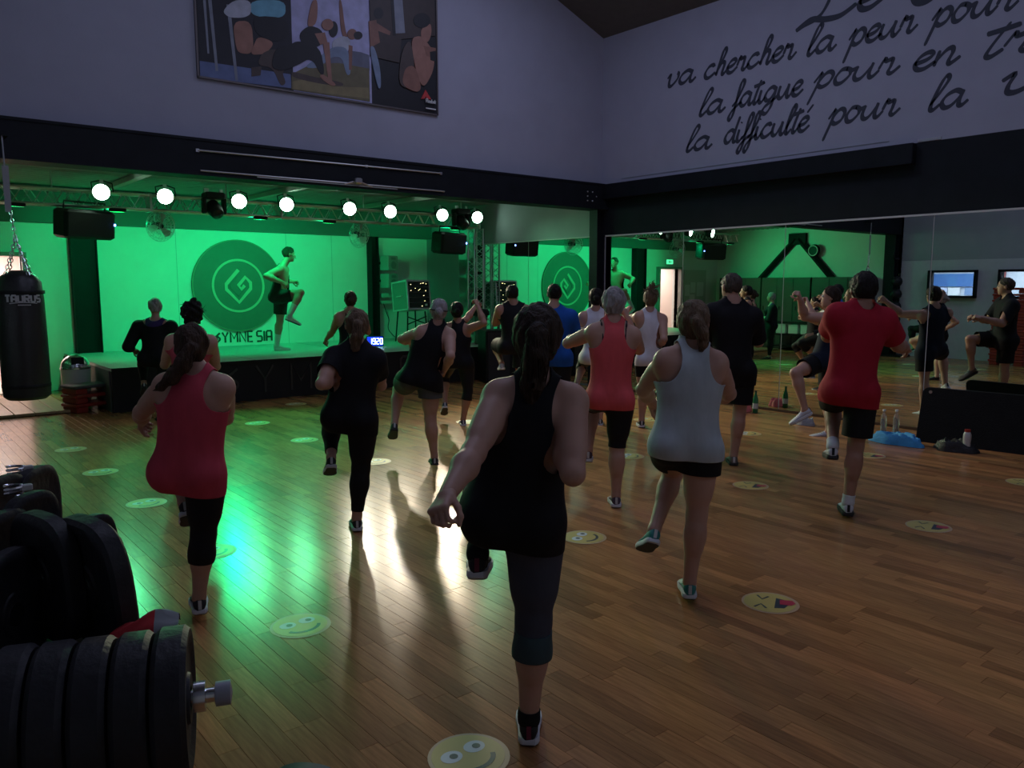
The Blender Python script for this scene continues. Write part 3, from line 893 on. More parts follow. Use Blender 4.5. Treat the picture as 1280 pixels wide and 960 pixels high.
hung_speaker(2.56, TRUSS_Y - .1, 2.555, .72, .40, .30, 'black loudspeaker with blue light hung at the left end of the truss', .33)
hung_speaker(8.74, TRUSS_Y - .1, 2.50, .62, .40, .12, 'black loudspeaker with blue light hung near the truss leg', .28)


def cage_fan(x, y, z, label):
    t = thing('cage_fan', (x, y, z), label, 'fan', 'round wire cage fans over the stage')
    ax = Vector((.25, -1, -.12)).normalized()
    c = Vector((x, y, z))
    u = ax.cross(Vector((0, 0, 1))).normalized()
    w = ax.cross(u)
    P = lambda r, a, h: c + (u * math.cos(a) + w * math.sin(a)) * r + ax * h
    mb = MB()
    for r, h in ((.23, 0.0), (.19, .045), (.13, .075), (.07, .085), (.19, -.045), (.12, -.07)):
        mb.tube([P(r, k * PI / 12, h) for k in range(24)], .0045, 5, closed=True)
    for k in range(24):
        a = k * PI / 12
        mb.tube([P(.04, a, .088), P(.13, a, .075), P(.19, a, .045), P(.23, a, 0), P(.19, a, -.045), P(.05, a, -.085)], .0028, 4, cap=False)
    mb.build('cage', M_ALU, t)
    for k in range(3):
        a = k * 2 * PI / 3 + .3
        b = MB()
        q = [P(.03, a - .5, -.012), P(.10, a - .42, -.02), P(.185, a - .30, -.024), P(.20, a, -.008), P(.185, a + .34, .014), P(.10, a + .30, .012), P(.03, a + .4, .012)]
        n_ = len(q)
        b.add(q + [p + ax * .004 for p in q], [tuple(range(n_)), tuple(range(2 * n_ - 1, n_ - 1, -1))] + [(i, (i + 1) % n_, n_ + (i + 1) % n_, n_ + i) for i in range(n_)])
        b.build('blade', mat('fan_blade_plastic', (.55, .58, .58), .4), t)
    MB().lathe([(.05, -.16), (.055, -.04), (.035, .03), (.001, .04)], c, 16, ax).build('motor', M_BLACK, t, smooth=True)
    MB().tube([c - ax * .12, c - ax * .16 + Vector((0, 0, .12)), (x, y + .15, z + .30)], .014, 6).build('mount', M_ALU, t)


cage_fan(3.63, TRUSS_Y + .1, 2.59, 'round wire cage fan under the second stage light')
cage_fan(7.02, TRUSS_Y + .2, 2.60, 'round wire cage fan left of the black column')


def moving_head(x, z, label):
    t = thing('moving_head_light', (x, TRUSS_Y - .1, z), label, 'stage light', 'unlit moving head lights on the truss')
    y = TRUSS_Y - .16
    MB().box((x, y, z + .16), (.30, .24, .10), bevel=.02).build('base', M_BLACK, t)
    for sx in (-1, 1):
        MB().box((x + sx * .15, y, z + .01), (.05, .12, .24), bevel=.015).build('yoke_arm', M_BLACK, t)
    MB().lathe([(.06, -.13), (.105, -.08), (.115, .05), (.095, .14), (.085, .15)], (x, y, z - .03), 18, (.1, -.7, -.55)).build('head', M_BLACK, t, smooth=True)
    MB().lathe([(.08, 0), (.05, .015), (.001, .02)], Vector((x, y, z - .03)) + Vector((.1, -.7, -.55)).normalized() * .148, 16, (.1, -.7, -.55)).build('lens', mat('dark_lens', (.02, .03, .03), .05), t, smooth=True)
    MB().box((x - .11, y, z + .235), (.07, .05, .06)).box((x + .11, y, z + .235), (.05, .05, .06)).build('clamp', M_ALU, t)


moving_head(4.35, 2.90, 'black moving head light between the second and third stage lights')
moving_head(8.98, 2.93, 'small black moving head light between the two rightmost stage lights')
for k, px in enumerate((3.0, 5.1, 6.3, 8.9, 1.75)):  # the last bar is an added housing for the extra left wall wash
    t = thing('wash_light', (px, TRUSS_Y - .1, 2.78), ['small black wash light bar under the truss above the left column', 'small black wash light bar under the truss above the emblem', 'small black wash light bar under the truss above the instructor', 'small black wash light bar under the truss by its right end', 'added black wash light bar under the left end of the truss, greening the left wall'][k], 'stage light', 'green wash lights')
    MB().box((px, TRUSS_Y - .1, 2.775), (.22, .07, .05), bevel=.01).build('housing', M_BLACK, t)
    MB().box((px, TRUSS_Y - .063, 2.765), (.19, .004, .03)).build('led_strip', mat('green_led', (.1, 1, .3), .3, emit=(.05, 1, .3), estr=3), t)

# clamp-on devices and conduit on the beam
cd = thing('conduit_pipe', (4.9, YB - .17, 3.2), 'thin pale conduit running along the front of the black beam', 'pipe')
MB().tube([(3.08, YB - .175, 3.20), (6.35, YB - .175, 3.23)], .011, 8).build('tube', mat('galvanised', (.45, .45, .44), .4, .6), cd)
for px in (3.08, 5.2, 6.35):
    MB().box((px, YB - .165, 3.20 + (px - 3.08) * .009), (.035, .03, .035)).build('clip', M_ALU, cd)
rail = thing('beam_rail', (4.9, YB - .17, 3.0), 'thin pale rail along the lower edge of the black beam', 'rail')
MB().tube([(3.1, YB - .18, 2.98), (6.4, YB - .18, 2.99)], .010, 8).build('bar', MATS['galvanised'], rail)
MB().box((4.7, YB - .18, 2.965), (1.9, .012, .014)).build('strip', MATS['galvanised'], rail)
pj = thing('beam_camera', (5.05, YB - .2, 3.02), 'small pale bracket with two arms on the beam rail', 'bracket')
MB().box((5.05, YB - .22, 3.02), (.10, .07, .07), bevel=.012).build('body', M_ALU, pj)
MB().tube([(5.10, YB - .2, 3.01), (5.28, YB - .18, 2.965)], .009, 6).tube([(5.0, YB - .2, 3.01), (4.88, YB - .18, 2.97)], .009, 6).build('arm', M_ALU, pj)

# small wall loudspeakers on the column
for k, zz in enumerate((1.80, 2.16)):
    t = thing('wall_speaker', (8.52, YE - .2, zz), ['lower of two small box loudspeakers beside the black column', 'upper of two small box loudspeakers beside the black column'][k], 'loudspeaker', 'small box loudspeakers beside the column')
    MB().box((8.54, YE - .28, zz), (.28, .26, .30), bevel=.015, rz=.2).build('cabinet', mat('grey_speaker_box', (.35, .36, .36), .5), t)
    ca, sa = math.cos(.2), math.sin(.2)
    f = lambda a, b: (8.54 + a * ca - b * sa, YE - .28 + a * sa + b * ca)
    p = f(0, -.135)
    MB().lathe([(.075, 0), (.07, .008), (.02, .004)], (p[0], p[1], zz - .04), 20, (sa, -ca, 0)).build('woofer', mat('grey_cone', (.22, .23, .23), .6), t, smooth=True)
    p2 = f(0, -.135)
    MB().box((p2[0], p2[1], zz + .09), (.12, .012, .05), rz=.2).build('horn', MATS['grey_cone'], t)
    MB().box((8.40, YE - .16, zz), (.10, .10, .05)).build('bracket', M_BLACK, t)
t = thing('wall_socket_box', (8.5, YE - .1, 1.45), 'small junction box with hanging cables under the wall loudspeakers', 'junction box')
MB().box((8.50, YE - .12, 1.50), (.16, .14, .09), bevel=.01).box((8.54, YE - .12, 1.36), (.26, .16, .06), bevel=.01).build('box', mat('pale_grey_box', (.5, .5, .5), .5), t)
MB().tube(catmull([(8.5, YE - .1, 1.33), (8.55, YE - .12, 1.15), (8.62, YE - .1, 1.0), (8.58, YE - .14, .8), (8.7, YE - .2, .63)], 5), .008, 6).build('cable', M_BLACK, t)

# equipment rack on a stand
rk = thing('equipment_rack', (8.52, 13.6, ST_Z), 'silver-edged flight case rack of sound gear on a folding stand', 'rack')
mtx = Matrix.Translation((8.52, 13.6, 1.50)) @ Matrix.Rotation(math.radians(4), 4, 'Z') @ Matrix.Rotation(math.radians(-6), 4, 'X')
MB().box((0, 0, 0), (.54, .50, .56), M=mtx).build('case', mat('grey_case_laminate', (.20, .22, .21), .4), rk)
mb = MB()
for sx in (-1, 1):
    for sz in (-1, 1):
        mb.box((0, 0, 0), (.03, .52, .03), M=mtx @ Matrix.Translation((sx * .265, 0, sz * .275)))
    for sy in (-1, 1):
        mb.box((0, 0, 0), (.03, .03, .58), M=mtx @ Matrix.Translation((sx * .265, sy * .245, 0)))
for sy in (-1, 1):
    for sz in (-1, 1):
        mb.box((0, 0, 0), (.54, .03, .03), M=mtx @ Matrix.Translation((0, sy * .245, sz * .275)))
mb.build('edge_profile', M_ALU, rk)
rngk = random.Random(5)
for k in range(5):
    pn = MB().box((0, 0, 0), (.48, .02, .09), M=mtx @ Matrix.Translation((0, -.258, .20 - k * .10))).build('rack_unit', mat('rack_front', (.015, .016, .017), .4), rk)
    for q in range(5 if k < 2 else 1):
        MB().box((0, 0, 0), (.007, .006, .007), M=mtx @ Matrix.Translation((rngk.uniform(-.2, .2), -.272, .20 - k * .10 + rngk.uniform(-.03, .03)))).build('indicator_light', mat('amber_led', (1, .8, .3), .4, emit=(1, .85, .4), estr=5), pn)
MB().box((0, 0, 0), (.05, .012, .04), M=mtx @ Matrix.Translation((.15, -.27, -.2))).build('label_plate', M_WHITE, rk)
MB().tube([mtx @ Vector((-.275, -.08, 0)), mtx @ Vector((-.30, -.08, -.01)), mtx @ Vector((-.30, .08, -.01)), mtx @ Vector((-.275, .08, 0))], .012, 6).build('handle', M_CHROME, rk)
for sx in (-1, 1):
    for sy in (-1, 1):
        MB().tube([(8.52 + sx * .2, 13.6 + sy * .18, 1.20), (8.52 + sx * .24, 13.6 + sy * .22, ST_Z)], .014, 6).build('leg', M_BLACK, rk)
MB().tube([(8.30, 13.4, .95), (8.74, 13.4, 1.1)], .012, 6).tube([(8.30, 13.4, 1.1), (8.74, 13.4, .95)], .012, 6).build('brace', M_BLACK, rk)

# digital clock on the stage edge
ck = thing('digital_clock', (7.26, 12.85, ST_Z), 'small blue digital clock reading 1920 on the stage floor', 'clock')
mtx = Matrix.Translation((7.26, 12.85, ST_Z + .10)) @ Matrix.Rotation(math.radians(-25), 4, 'Z')
MB().box((0, 0, 0), (.31, .06, .19), bevel=.012, M=mtx).build('case', M_BLACK, ck)
MB().box((0, 0, 0), (.28, .004, .16), M=mtx @ Matrix.Translation((0, -.032, 0))).build('screen', mat('clock_blue_screen', (.01, .02, .2), .3, emit=(.01, .05, .9), estr=.9), ck)
SEG = {'1': 'bc', '9': 'abcdfg', '2': 'abged', '0': 'abcdef'}
for k, ch in enumerate('1920'):
    mb = MB()
    ox = -.10 + k * .065
    sg = {'a': ((0, .05), (.04, .05)), 'b': ((.04, .05), (.04, 0)), 'c': ((.04, 0), (.04, -.05)), 'd': ((0, -.05), (.04, -.05)), 'e': ((0, 0), (0, -.05)), 'f': ((0, .05), (0, 0)), 'g': ((0, 0), (.04, 0))}
    for s in SEG[ch]:
        (a, b), (c_, d) = sg[s]
        mb.ribbon([(ox + a, b), (ox + c_, d)], lambda a, b, t_: tuple(mtx @ Vector((a, t_, b))), .011, -.038, -.033)
    mb.build('digit', mat('clock_digit', (.6, .75, 1), .3, emit=(.55, .75, 1), estr=5), ck)

# floor loudspeaker in front of the stage
sb = thing('floor_speaker', (8.72, 11.2, 0), 'tall black loudspeaker standing on the floor at the right end of the stage', 'loudspeaker')
MB().box((8.72, 11.2, .47), (.46, .44, .92), bevel=.02, rz=-.3).build('cabinet', M_BLACK, sb)
MB().box((8.66, 10.98, .47), (.40, .02, .84), rz=-.3).build('grille', MATS['speaker_grille'], sb)
for dx in (-.15, .15):
    MB().box((8.72 + dx, 11.2, .01), (.05, .3, .02)).build('foot', M_RUBBER, sb)
rl = thing('mat_roll', (9.12, 12.15, ST_Z), 'upright grey-green foam roll on the stage next to the mirror', 'foam roll')
MB().lathe([(.10, 0), (.115, .02), (.115, .52), (.10, .54)], (9.14, 12.15, ST_Z), 20).build('roll', mat('foam_roll', (.10, .14, .12), .8), rl, smooth=True)
MB().lathe([(.12, 0), (.17, .02), (.17, .09), (.12, .13), (.001, .14)], (9.14, 12.15, ST_Z + .53), 20).build('cap', M_RUBBER, rl, smooth=True)

# ================================================================== left of the stage
pf = thing('floor_platform', (1.4, 13, 0), 'low pale wooden board platform on the floor at the far left', 'platform')
for k in range(8):
    MB().box((.42 + k * .235, 13.03, .025), (.228, 2.05, .035), bevel=.004).build('board', mat('pale_board', (.42, .30, .15), .35, var=.2, vscale=3, stretch=(8, 1, 8)), pf)
MB().box((1.24, 13.03, .005), (1.86, 2.0, .012)).build('underlay', M_BLACK, pf)

bn = thing('swing_bin', (2.33, 12.62, 0), 'white swing-lid waste bin left of the stage', 'bin')
MB().lathe([(.17, 0), (.175, .02), (.19, .50), (.19, .55)], (2.33, 12.62, 0), 28).build('body', mat('bin_white', (.62, .62, .60), .4), bn, smooth=True)
MB().lathe([(.197, 0), (.197, .025), (.18, .03)], (2.33, 12.62, .54), 28).build('rim', M_CHROME, bn, smooth=True)
mb = MB()
vs, fs = [], []
for i in range(9):
    for j in range(25):
        th, ph = i / 8 * PI / 2, j / 24 * PI
        vs.append((2.33 + .185 * math.cos(th) * math.cos(ph) * 1.0, 12.62 - .185 * math.cos(th) * math.sin(ph), .57 + .17 * math.sin(th)))
for i in range(8):
    for j in range(24):
        fs.append((i * 25 + j, i * 25 + j + 1, (i + 1) * 25 + j + 1, (i + 1) * 25 + j))
mb.add(vs, fs).add([(p[0], 2 * 12.62 - p[1], p[2]) for p in vs], fs).build('lid', M_CHROME, bn, smooth=True)
MB().box((2.33, 12.45, .66), (.16, .012, .10), bevel=.004).build('flap', M_BLACK, bn)


def step_platform(x, y, z, rz, col, name, label, group, top=True):
    t = thing(name, (x, y, z), label, 'exercise step', group)
    mtx = Matrix.Translation((x, y, z)) @ Matrix.Rotation(rz, 4, 'Z')
    MB().box((0, 0, 0), (.68, .36, .045), bevel=.02, M=mtx @ Matrix.Translation((0, 0, .10))).build('top', mat('step_grey', (.08, .085, .09), .6, bump=.3, bscale=120) if top else col, t)
    for sx in (-1, 1):
        MB().box((0, 0, 0), (.16, .34, .08), bevel=.012, M=mtx @ Matrix.Translation((sx * .24, 0, .04))).build('riser', col, t)
    return t


M_REDP = mat('red_plastic', (.32, .03, .02), .45)
for k in range(3):
    step_platform(2.42, 12.12, .001 + k * .124, .35, M_REDP, 'aerobic_step', ['bottom', 'middle', 'topmost'][k] + ' step in the low red and grey stack beside the white bin', 'red and grey steps beside the bin', top=(k == 2))

# punching bag on chains
bg = thing('punching_bag', (1.25, 9.2, .55), 'black heavy punching bag with white lettering hanging on chains', 'punching bag')
bx, by = 1.255, 9.2
MB().lathe([(.05, .0), (.17, .01), (.205, .04), (.212, .10), (.212, .60), (.205, 1.0), (.19, 1.17), (.15, 1.23), (.06, 1.28)], (bx, by, .57), 32).build('bag', mat('black_leather', (.018, .017, .017), .42, bump=.25, bscale=18), bg, smooth=True)
for zz in (.70, 1.62):
    MB().lathe([(.2135, 0), (.2155, .005), (.2155, .03), (.2135, .035)], (bx, by, zz), 32).build('seam_band', M_BLACK, bg, smooth=True)


def chain(mb, a, b, link=.045, r=.0045):
    a, b = Vector(a), Vector(b)
    L_ = (b - a).length
    n = max(2, int(L_ / (link * .75)))
    t = (b - a).normalized()
    s = Vector((1, 0, 0)) if abs(t.x) < .8 else Vector((0, 1, 0))
    u = t.cross(s).normalized()
    w = t.cross(u)
    for k in range(n):
        c = a + t * (L_ * (k + .5) / n)
        d = u if k % 2 else w
        mb.tube([c + t * (link / 2 * math.cos(q * PI / 4)) + d * (link / 3.2 * math.sin(q * PI / 4)) for q in range(8)], r, 5, closed=True)


top = Vector((bx - .005, by, 2.16))
for k in range(4):
    a = k * PI / 2 + .5
    mb = MB()
    chain(mb, (bx + .14 * math.cos(a), by + .14 * math.sin(a), 1.80), top)
    mb.build('chain', M_CHROME, bg)
    MB().tube([(bx + .15 * math.cos(a), by + .15 * math.sin(a), 1.74), (bx + .14 * math.cos(a), by + .14 * math.sin(a), 1.80)], .012, 6).build('strap_loop', M_BLACK, bg)
mb = MB()
chain(mb, top, (bx - .03, by, 2.42))
mb.build('chain', M_CHROME, bg)
MB().box((bx - .045, by, 2.63), (.055, .008, .44)).build('strap', mat('grey_webbing', (.30, .31, .33), .8), bg)
MB().tube([(bx - .05, by, 2.84), (bx - .055, by, 3.16)], .008, 6).build('rod', M_ALU, bg)
MB().box((bx - .055, by + .07, 3.15), (.10, .18, .05)).build('bracket', M_BLACKPAINT, bg)
# lettering wrapped round the bag, facing the hall
aim = math.atan2(-by, -bx) + .12


def wrap(a, b, t_):
    th = aim + a / .213
    return (bx + (.2125 + t_) * math.cos(th), by + (.2125 + t_) * math.sin(th), b)


mb = MB()
block_text(mb, 'TAURUS', wrap, -.155, 1.545, .062, .017, .001, .006, fit=.31)
mb.ribbon([(-.12 + .024 * q, 1.53 + .010 * math.sin(q / 10 * PI)) for q in range(11)], wrap, .008, .001, .005)
mb.box((0, 0, 0), (0.0001, .0001, .0001), M=Matrix.Translation(wrap(0, 1.5, .001)))
mb.ribbon([(-.05, 1.515), (.06, 1.515)], wrap, .010, .001, .005)
mb.build('lettering', mat('pale_print', (.45, .44, .44), .6), bg)

# ================================================================== poster
ps = thing('wall_poster', (4.8, YB, 4.0), 'wide framed sports poster of three photographs high on the wall', 'poster')
MB().box((4.79, YB - .012, 5.06), (3.24, .02, 2.06)).build('backing', mat('poster_black', (.012, .012, .014), .4), ps)
mb = MB()
mb.box((4.79, YB - .02, 4.035), (3.24, .03, .02)).box((3.175, YB - .02, 5.06), (.02, .03, 2.06)).box((6.405, YB - .02, 5.06), (.02, .03, 2.06)).box((4.79, YB - .02, 6.085), (3.24, .03, .02))
mb.build('frame', mat('poster_frame', (.16, .14, .14), .4, .5), ps)
PANEL_COL = {
    'sky': (.42, .42, .66), 'grass': (.15, .13, .07), 'hill': (.13, .14, .20), 'dark': (.018, .018, .026), 'cyan': (.16, .40, .52), 'skin': (.32, .16, .12),
    'skin2': (.24, .115, .085), 'black': (.014, .014, .018), 'blue': (.12, .16, .32), 'steel': (.22, .24, .30), 'pale': (.42, .44, .52), 'brick': (.05, .036, .033),
    'red': (.55, .05, .05), 'white': (.7, .7, .72), 'brown': (.075, .055, .05), 'jeans': (.20, .26, .38), 'grassl': (.24, .20, .10)}
pk = 0
for (col, poly) in POSTER:
    pk += 1
    if len(poly) > 4 and col not in ('blue', 'grass', 'grassl', 'hill', 'steel', 'red', 'brick'):
        for _ in range(2):                      # round the printed outlines
            q = []
            for i in range(len(poly)):
                a, b = poly[i], poly[(i + 1) % len(poly)]
                q += [(a[0] * .78 + b[0] * .22, a[1] * .78 + b[1] * .22), (a[0] * .22 + b[0] * .78, a[1] * .22 + b[1] * .78)]
            poly = q
    MB().prism(poly, fy, YB - .0235 - pk * .0004, YB - .022).build('print', mat('print_' + col, PANEL_COL[col], .55, var=.18, vscale=9), ps)
mb = MB()
block_text(mb, 'R', fy, 6.20, 4.17, .05, .008, YB - .06, YB - .05, fit=.028)
block_text(mb, 'eebok', fy, 6.238, 4.17, .05, .007, YB - .06, YB - .05, fit=.12)
mb.build('lettering', mat('print_lettering', (.75, .75, .75), .6), ps)
MB().ribbon([(6.195, 4.095), (6.355, 4.095)], fy, .014, YB - .06, YB - .05).build('small_print', MATS['print_lettering'], ps)

# ================================================================== floor stickers
M_STK = mat('sticker_yellow', (.55, .42, .13), .35, var=.05)
M_STKR = mat('sticker_rim', (.52, .33, .20), .4)
M_EYE = mat('sticker_white', (.66, .70, .76), .35)
M_PUP = mat('sticker_dark', (.03, .04, .06), .35)
M_TNG = mat('sticker_red', (.50, .03, .07), .35)


def disc(mb, c, rx, ry, z, n=28, a0=0.0):
    mb.prism([(rx * math.cos(2 * PI * k / n) * math.cos(a0) - ry * math.sin(2 * PI * k / n) * math.sin(a0) + c[0], rx * math.cos(2 * PI * k / n) * math.sin(a0) + ry * math.sin(2 * PI * k / n) * math.cos(a0) + c[1]) for k in range(n)], lambda a, b, t_: (a, b, t_), z, z + .0006)
    return mb


def sticker(kind):
    root = bpy.data.objects.new('floor_sticker', None)
    C.objects.link(root)
    disc(MB(), (0, 0), .150, .150, .0006, 36).build('disc', M_STKR, root)
    disc(MB(), (0, .004), .134, .134, .0013, 36).build('face', M_STK, root)
    id3 = lambda a, b, t_: (a, b, t_)
    if kind == 'smile':
        for sx in (-1, 1):
            e = disc(MB(), (sx * .052, .035), .042, .036, .0020).build('eye', M_EYE, root)
            disc(MB(), (sx * .052 + .008, .033), .016, .016, .0027, 14).build('pupil', M_PUP, e)
        MB().ribbon([(.085 * math.cos(a), -.015 + .07 * math.sin(a)) for a in [PI + .35 + k * (PI - .7) / 12 for k in range(13)]], id3, .018, .0020, .0026).build('mouth', M_PUP, root)
    else:
        MB().ribbon([(-.085, .075), (-.035, .045), (-.085, .015)], id3, .012, .0020, .0026).build('eye', M_PUP, root)
        MB().ribbon([(.085, .075), (.035, .045), (.085, .015)], id3, .012, .0020, .0026).build('eye', M_PUP, root)
        MB().prism([(-.07, -.025), (.075, -.025), (.06, -.075), (.0, -.095), (-.055, -.075)], id3, .0020, .0026).build('mouth', M_PUP, root)
        MB().prism([(-.01, -.05), (.055, -.045), (.065, -.11), (.03, -.128), (-.005, -.11)], id3, .0027, .0033).build('tongue', M_TNG, root)
    return root


protos = {'smile': None, 'tongue': None}
for (gx, gy, kind, a, lab) in STICKERS:
    if protos[kind] is None:
        protos[kind] = sticker(kind)
        o = protos[kind]
    else:
        o = copy_tree(protos[kind])
    o.location = (gx, gy, .0004)
    o.rotation_euler = (0, 0, math.radians(a))
    tag(o, lab, 'floor sticker', 'round face stickers on the parquet')

# ================================================================== things along the mirror
mt = thing('foam_board', (9.3, 3.2, 0), 'large black foam mat standing on edge against the mirror', 'mat')
mb = MB()
n_ = 8
cor = []
W_, H_, R_ = 3.0, .60, .06
for (cx, cz, a0) in ((W_ / 2 - R_, H_ - R_, 0), (-W_ / 2 + R_, H_ - R_, PI / 2), (-W_ / 2 + R_, R_, PI), (W_ / 2 - R_, R_, 1.5 * PI)):
    for k in range(6):
        cor.append((cx + R_ * math.cos(a0 + k * PI / 10), cz + R_ * math.sin(a0 + k * PI / 10)))
mdir = Vector((0.10, -1, 0)).normalized()
mnor = Vector((-1, -0.10, 0)).normalized()
p0 = Vector((8.98, 3.92, 0)) + mdir * 1.5
mb.prism(cor, lambda a, b, t_: tuple(p0 + mdir * a + Vector((.20 * b, 0, b * .985)) + mnor * t_), 0.0, .05)
mb.build('foam', mat('black_foam', (.008, .009, .010), .8, var=.2, bump=.3, bscale=90, spec=.15), mt)
MB().lathe([(.018, 0), (.018, .004), (.010, .004)], p0 + mdir * (-1.42) + Vector((.11, 0, .545)) + mnor * .05, 14, mnor).build('eyelet', M_ALU, mt)


def bottle(name, x, y, prof, m, cap_m, caph, label, cat='bottle', band=None, group=None):
    t = thing(name, (x, y, 0), label, cat, group)
    MB().lathe(prof, (x, y, .001), 20).build('body', m, t, smooth=True)
    r, h = prof[-1]
    MB().lathe([(r + .003, 0), (r + .004, caph), (.001, caph + .002)], (x, y, h - caph * .4), 16).build('cap', cap_m, t, smooth=True)
    if band:
        MB().lathe([(band[0], band[1]), (band[0] + .001, band[1]), (band[0] + .001, band[2]), (band[0], band[2])], (x, y, 0), 20).build('label', mat('bottle_label', (.5, .52, .5), .6), t, smooth=True)


M_GGLASS = mat('green_glass', (.02, .16, .06), .08, spec=.6)
M_CLEAR = mat('clear_plastic', (.75, .80, .80), .05, trans=.85, spec=.5)
bp = [(.032, 0), (.036, .01), (.036, .17), (.030, .20), (.014, .25), (.013, .29)]
bottle('glass_bottle', 9.28, 6.19, bp, M_GGLASS, mat('bottle_cap_dark', (.03, .05, .03), .4), .02, 'dark green bottle on the floor by the mirror beside a pink cloth', band=(.0365, .06, .13))
bp2 = [(.030, 0), (.034, .01), (.034, .19), (.026, .23), (.013, .26), (.013, .29)]
bottle('water_bottle', 8.98, 4.30, bp2, M_CLEAR, M_WHITE, .02, 'left of two clear bottles behind the blue towel', group='clear bottles behind the towel')
bottle('water_bottle', 9.07, 4.20, bp2, M_CLEAR, M_WHITE, .02, 'right of two clear bottles behind the blue towel', group='clear bottles behind the towel')
bp3 = [(.034, 0), (.038, .01), (.038, .06), (.034, .10), (.038, .14), (.038, .19), (.028, .215), (.024, .22)]
bottle('sports_bottle', 8.70, 3.30, bp3, mat('pale_plastic', (.55, .53, .50), .35), mat('red_cap', (.35, .03, .02), .4), .04, 'pale drinking bottle with red cap in front of the foam mat')


def heap(name, x, y, rx, ry, h, col, seed, label, cat, rough=.8):
    """crumpled cloth: a folded sheet pushed into a heap"""
    rg = np.random.RandomState(seed)
    nu, nv = 40, 26
    ph = rg.rand(8, 3) * 6.28
    vs = []
    for i in range(nu):
        for j in range(nv):
            th = 2 * PI * i / nu
            q = j / (nv - 1)
            rr = 1 - q
            wob = 1 + .12 * math.sin(3 * th + ph[0, 0]) + .08 * math.sin(5 * th + ph[0, 1])
            f = .0
            for k in range(1, 6):
                f += math.sin(k * 1.7 * th + ph[k, 0] + 4 * q * math.cos(k + ph[k, 1])) * math.sin(k * 2.3 * q * 3 + ph[k, 2]) / k
            z = h * (1 - rr ** 6) * (.70 + .26 * f) if rr < 1 else 0
            z = max(z, .004 if rr < 1 else 0)
            vs.append((x + rx * wob * rr ** .55 * math.cos(th), y + ry * wob * rr ** .55 * math.sin(th), z + .003))
    fs = []
    for i in range(nu):
        for j in range(nv - 1):
            i2 = (i + 1) % nu
            fs.append((i * nv + j, i2 * nv + j, i2 * nv + j + 1, i * nv + j + 1))
    fs.append(tuple(i * nv for i in range(nu))[::-1])
    mb = MB()
    mb.add(vs, fs)
    o = mb.build(name, mat(name + '_cloth', col, rough, var=.15, vscale=14, bump=.4, bscale=25), smooth=True)
    return tag(o, label, cat)


heap('pink_cloth', 9.22, 6.36, .14, .10, .11, (.70, .16, .19), 3, 'small bright pink cloth crumpled on the floor by the mirror', 'cloth')
heap('blue_towel', 8.66, 3.98, .17, .28, .12, (.05, .30, .62), 5, 'bright blue towel crumpled on the floor by the foam mat', 'towel')
heap('black_jacket', 8.72, 3.42, .12, .22, .12, (.014, .014, .016), 8, 'black jacket crumpled against the foam mat', 'jacket', .6)
heap('grey_shoe_bag', 8.95, 5.25, .10, .12, .09, (.30, .30, .33), 12, 'small pale grey bag lying by the mirror behind the man in red', 'bag')

# ================================================================== things along the left wall (seen in the mirror)
kb = struct_empty('trim_9', (XL, 12, 0))
for (a, b) in (((XL + .06, 12.15, 2.95), (XL + .06, 13.9, 1.2)), ((XL + .06, 12.05, 2.95), (XL + .06, 10.4, 1.2))):
    MB().tube([a, b], .09, 4).build('diagonal_brace', M_BLACKPAINT, kb)
MB().box((XL + .05, 12.1, 2.95), (.12, .5, .3)).build('gusset', M_BLACKPAINT, kb)
for k, (y0, y1) in enumerate(((9.9, 11.4), (11.42, 12.9), (12.92, 14.3))):
    t = thing('locker_cabinet', (XL + .25, (y0 + y1) / 2, 0), ['dark locker cabinet on the left wall nearest the steel column, seen in the mirror', 'middle dark locker cabinet on the left wall, seen in the mirror', 'dark locker cabinet on the left wall by the end corner, seen in the mirror'][k], 'cabinet', 'dark lockers along the left wall')
    MB().box((XL + .24, (y0 + y1) / 2, .97), (.44, y1 - y0 - .02, 1.90)).build('body', mat('locker_green_grey', (.055, .075, .065), .5), t)
    nd = 3
    for q in range(nd):
        yy = y0 + (y1 - y0) * (q + .5) / nd
        dr = MB().box((XL + .467, yy, .98), (.014, (y1 - y0) / nd - .03, 1.82), bevel=.004).build('door', MATS['locker_green_grey'], t)
        MB().box((XL + .482, yy + .16, 1.1), (.016, .02, .10)).build('handle', M_BLACK, dr)
st = thing('equipment_shelf', (XL + .8, 11.5, 0), 'low black shelf with white boxes in front of the lockers, seen in the mirror', 'shelf')
for zz in (.12, .42, .74):
    MB().box((XL + .75, 11.6, zz), (.4, 1.2, .03)).build('shelf_board', M_BLACK, st)
for sy in (-1, 1):
    for sx in (-1, 1):
        MB().box((XL + .75 + sx * .18, 11.6 + sy * .58, .38), (.03, .03, .76)).build('post', M_BLACK, st)
for k in range(3):
    t = thing('storage_box', (XL + .75, 11.25 + k * .36, .435), ['white box at the column end of the low shelf', 'white box in the middle of the low shelf', 'white box at the stage end of the low shelf'][k], 'box', 'white boxes on the low shelf')
    MB().box((XL + .78, 11.25 + k * .36, .555), (.28, .28, .22), bevel=.012).build('body', M_WHITE, t)
    MB().box((XL + .78, 11.25 + k * .36, .675), (.30, .30, .03), bevel=.008).build('lid', M_WHITE, t)
for k in range(4):
    step_platform(XL + .8, 10.55, .001 + k * .125, PI / 2, mat('grey_riser', (.06, .07, .07), .6), 'aerobic_step', ['lowest', 'second lowest', 'third', 'topmost'][k] + ' step of the grey stack by the lockers, seen in the mirror', 'grey steps by the lockers')
for k in range(13):
    step_platform(XL + .75, 6.55, .001 + k * .128, PI / 2, M_REDP, 'aerobic_step', 'red step in the tall red stack by the window, seen in the mirror', 'tall red stack of steps by the window', top=False)
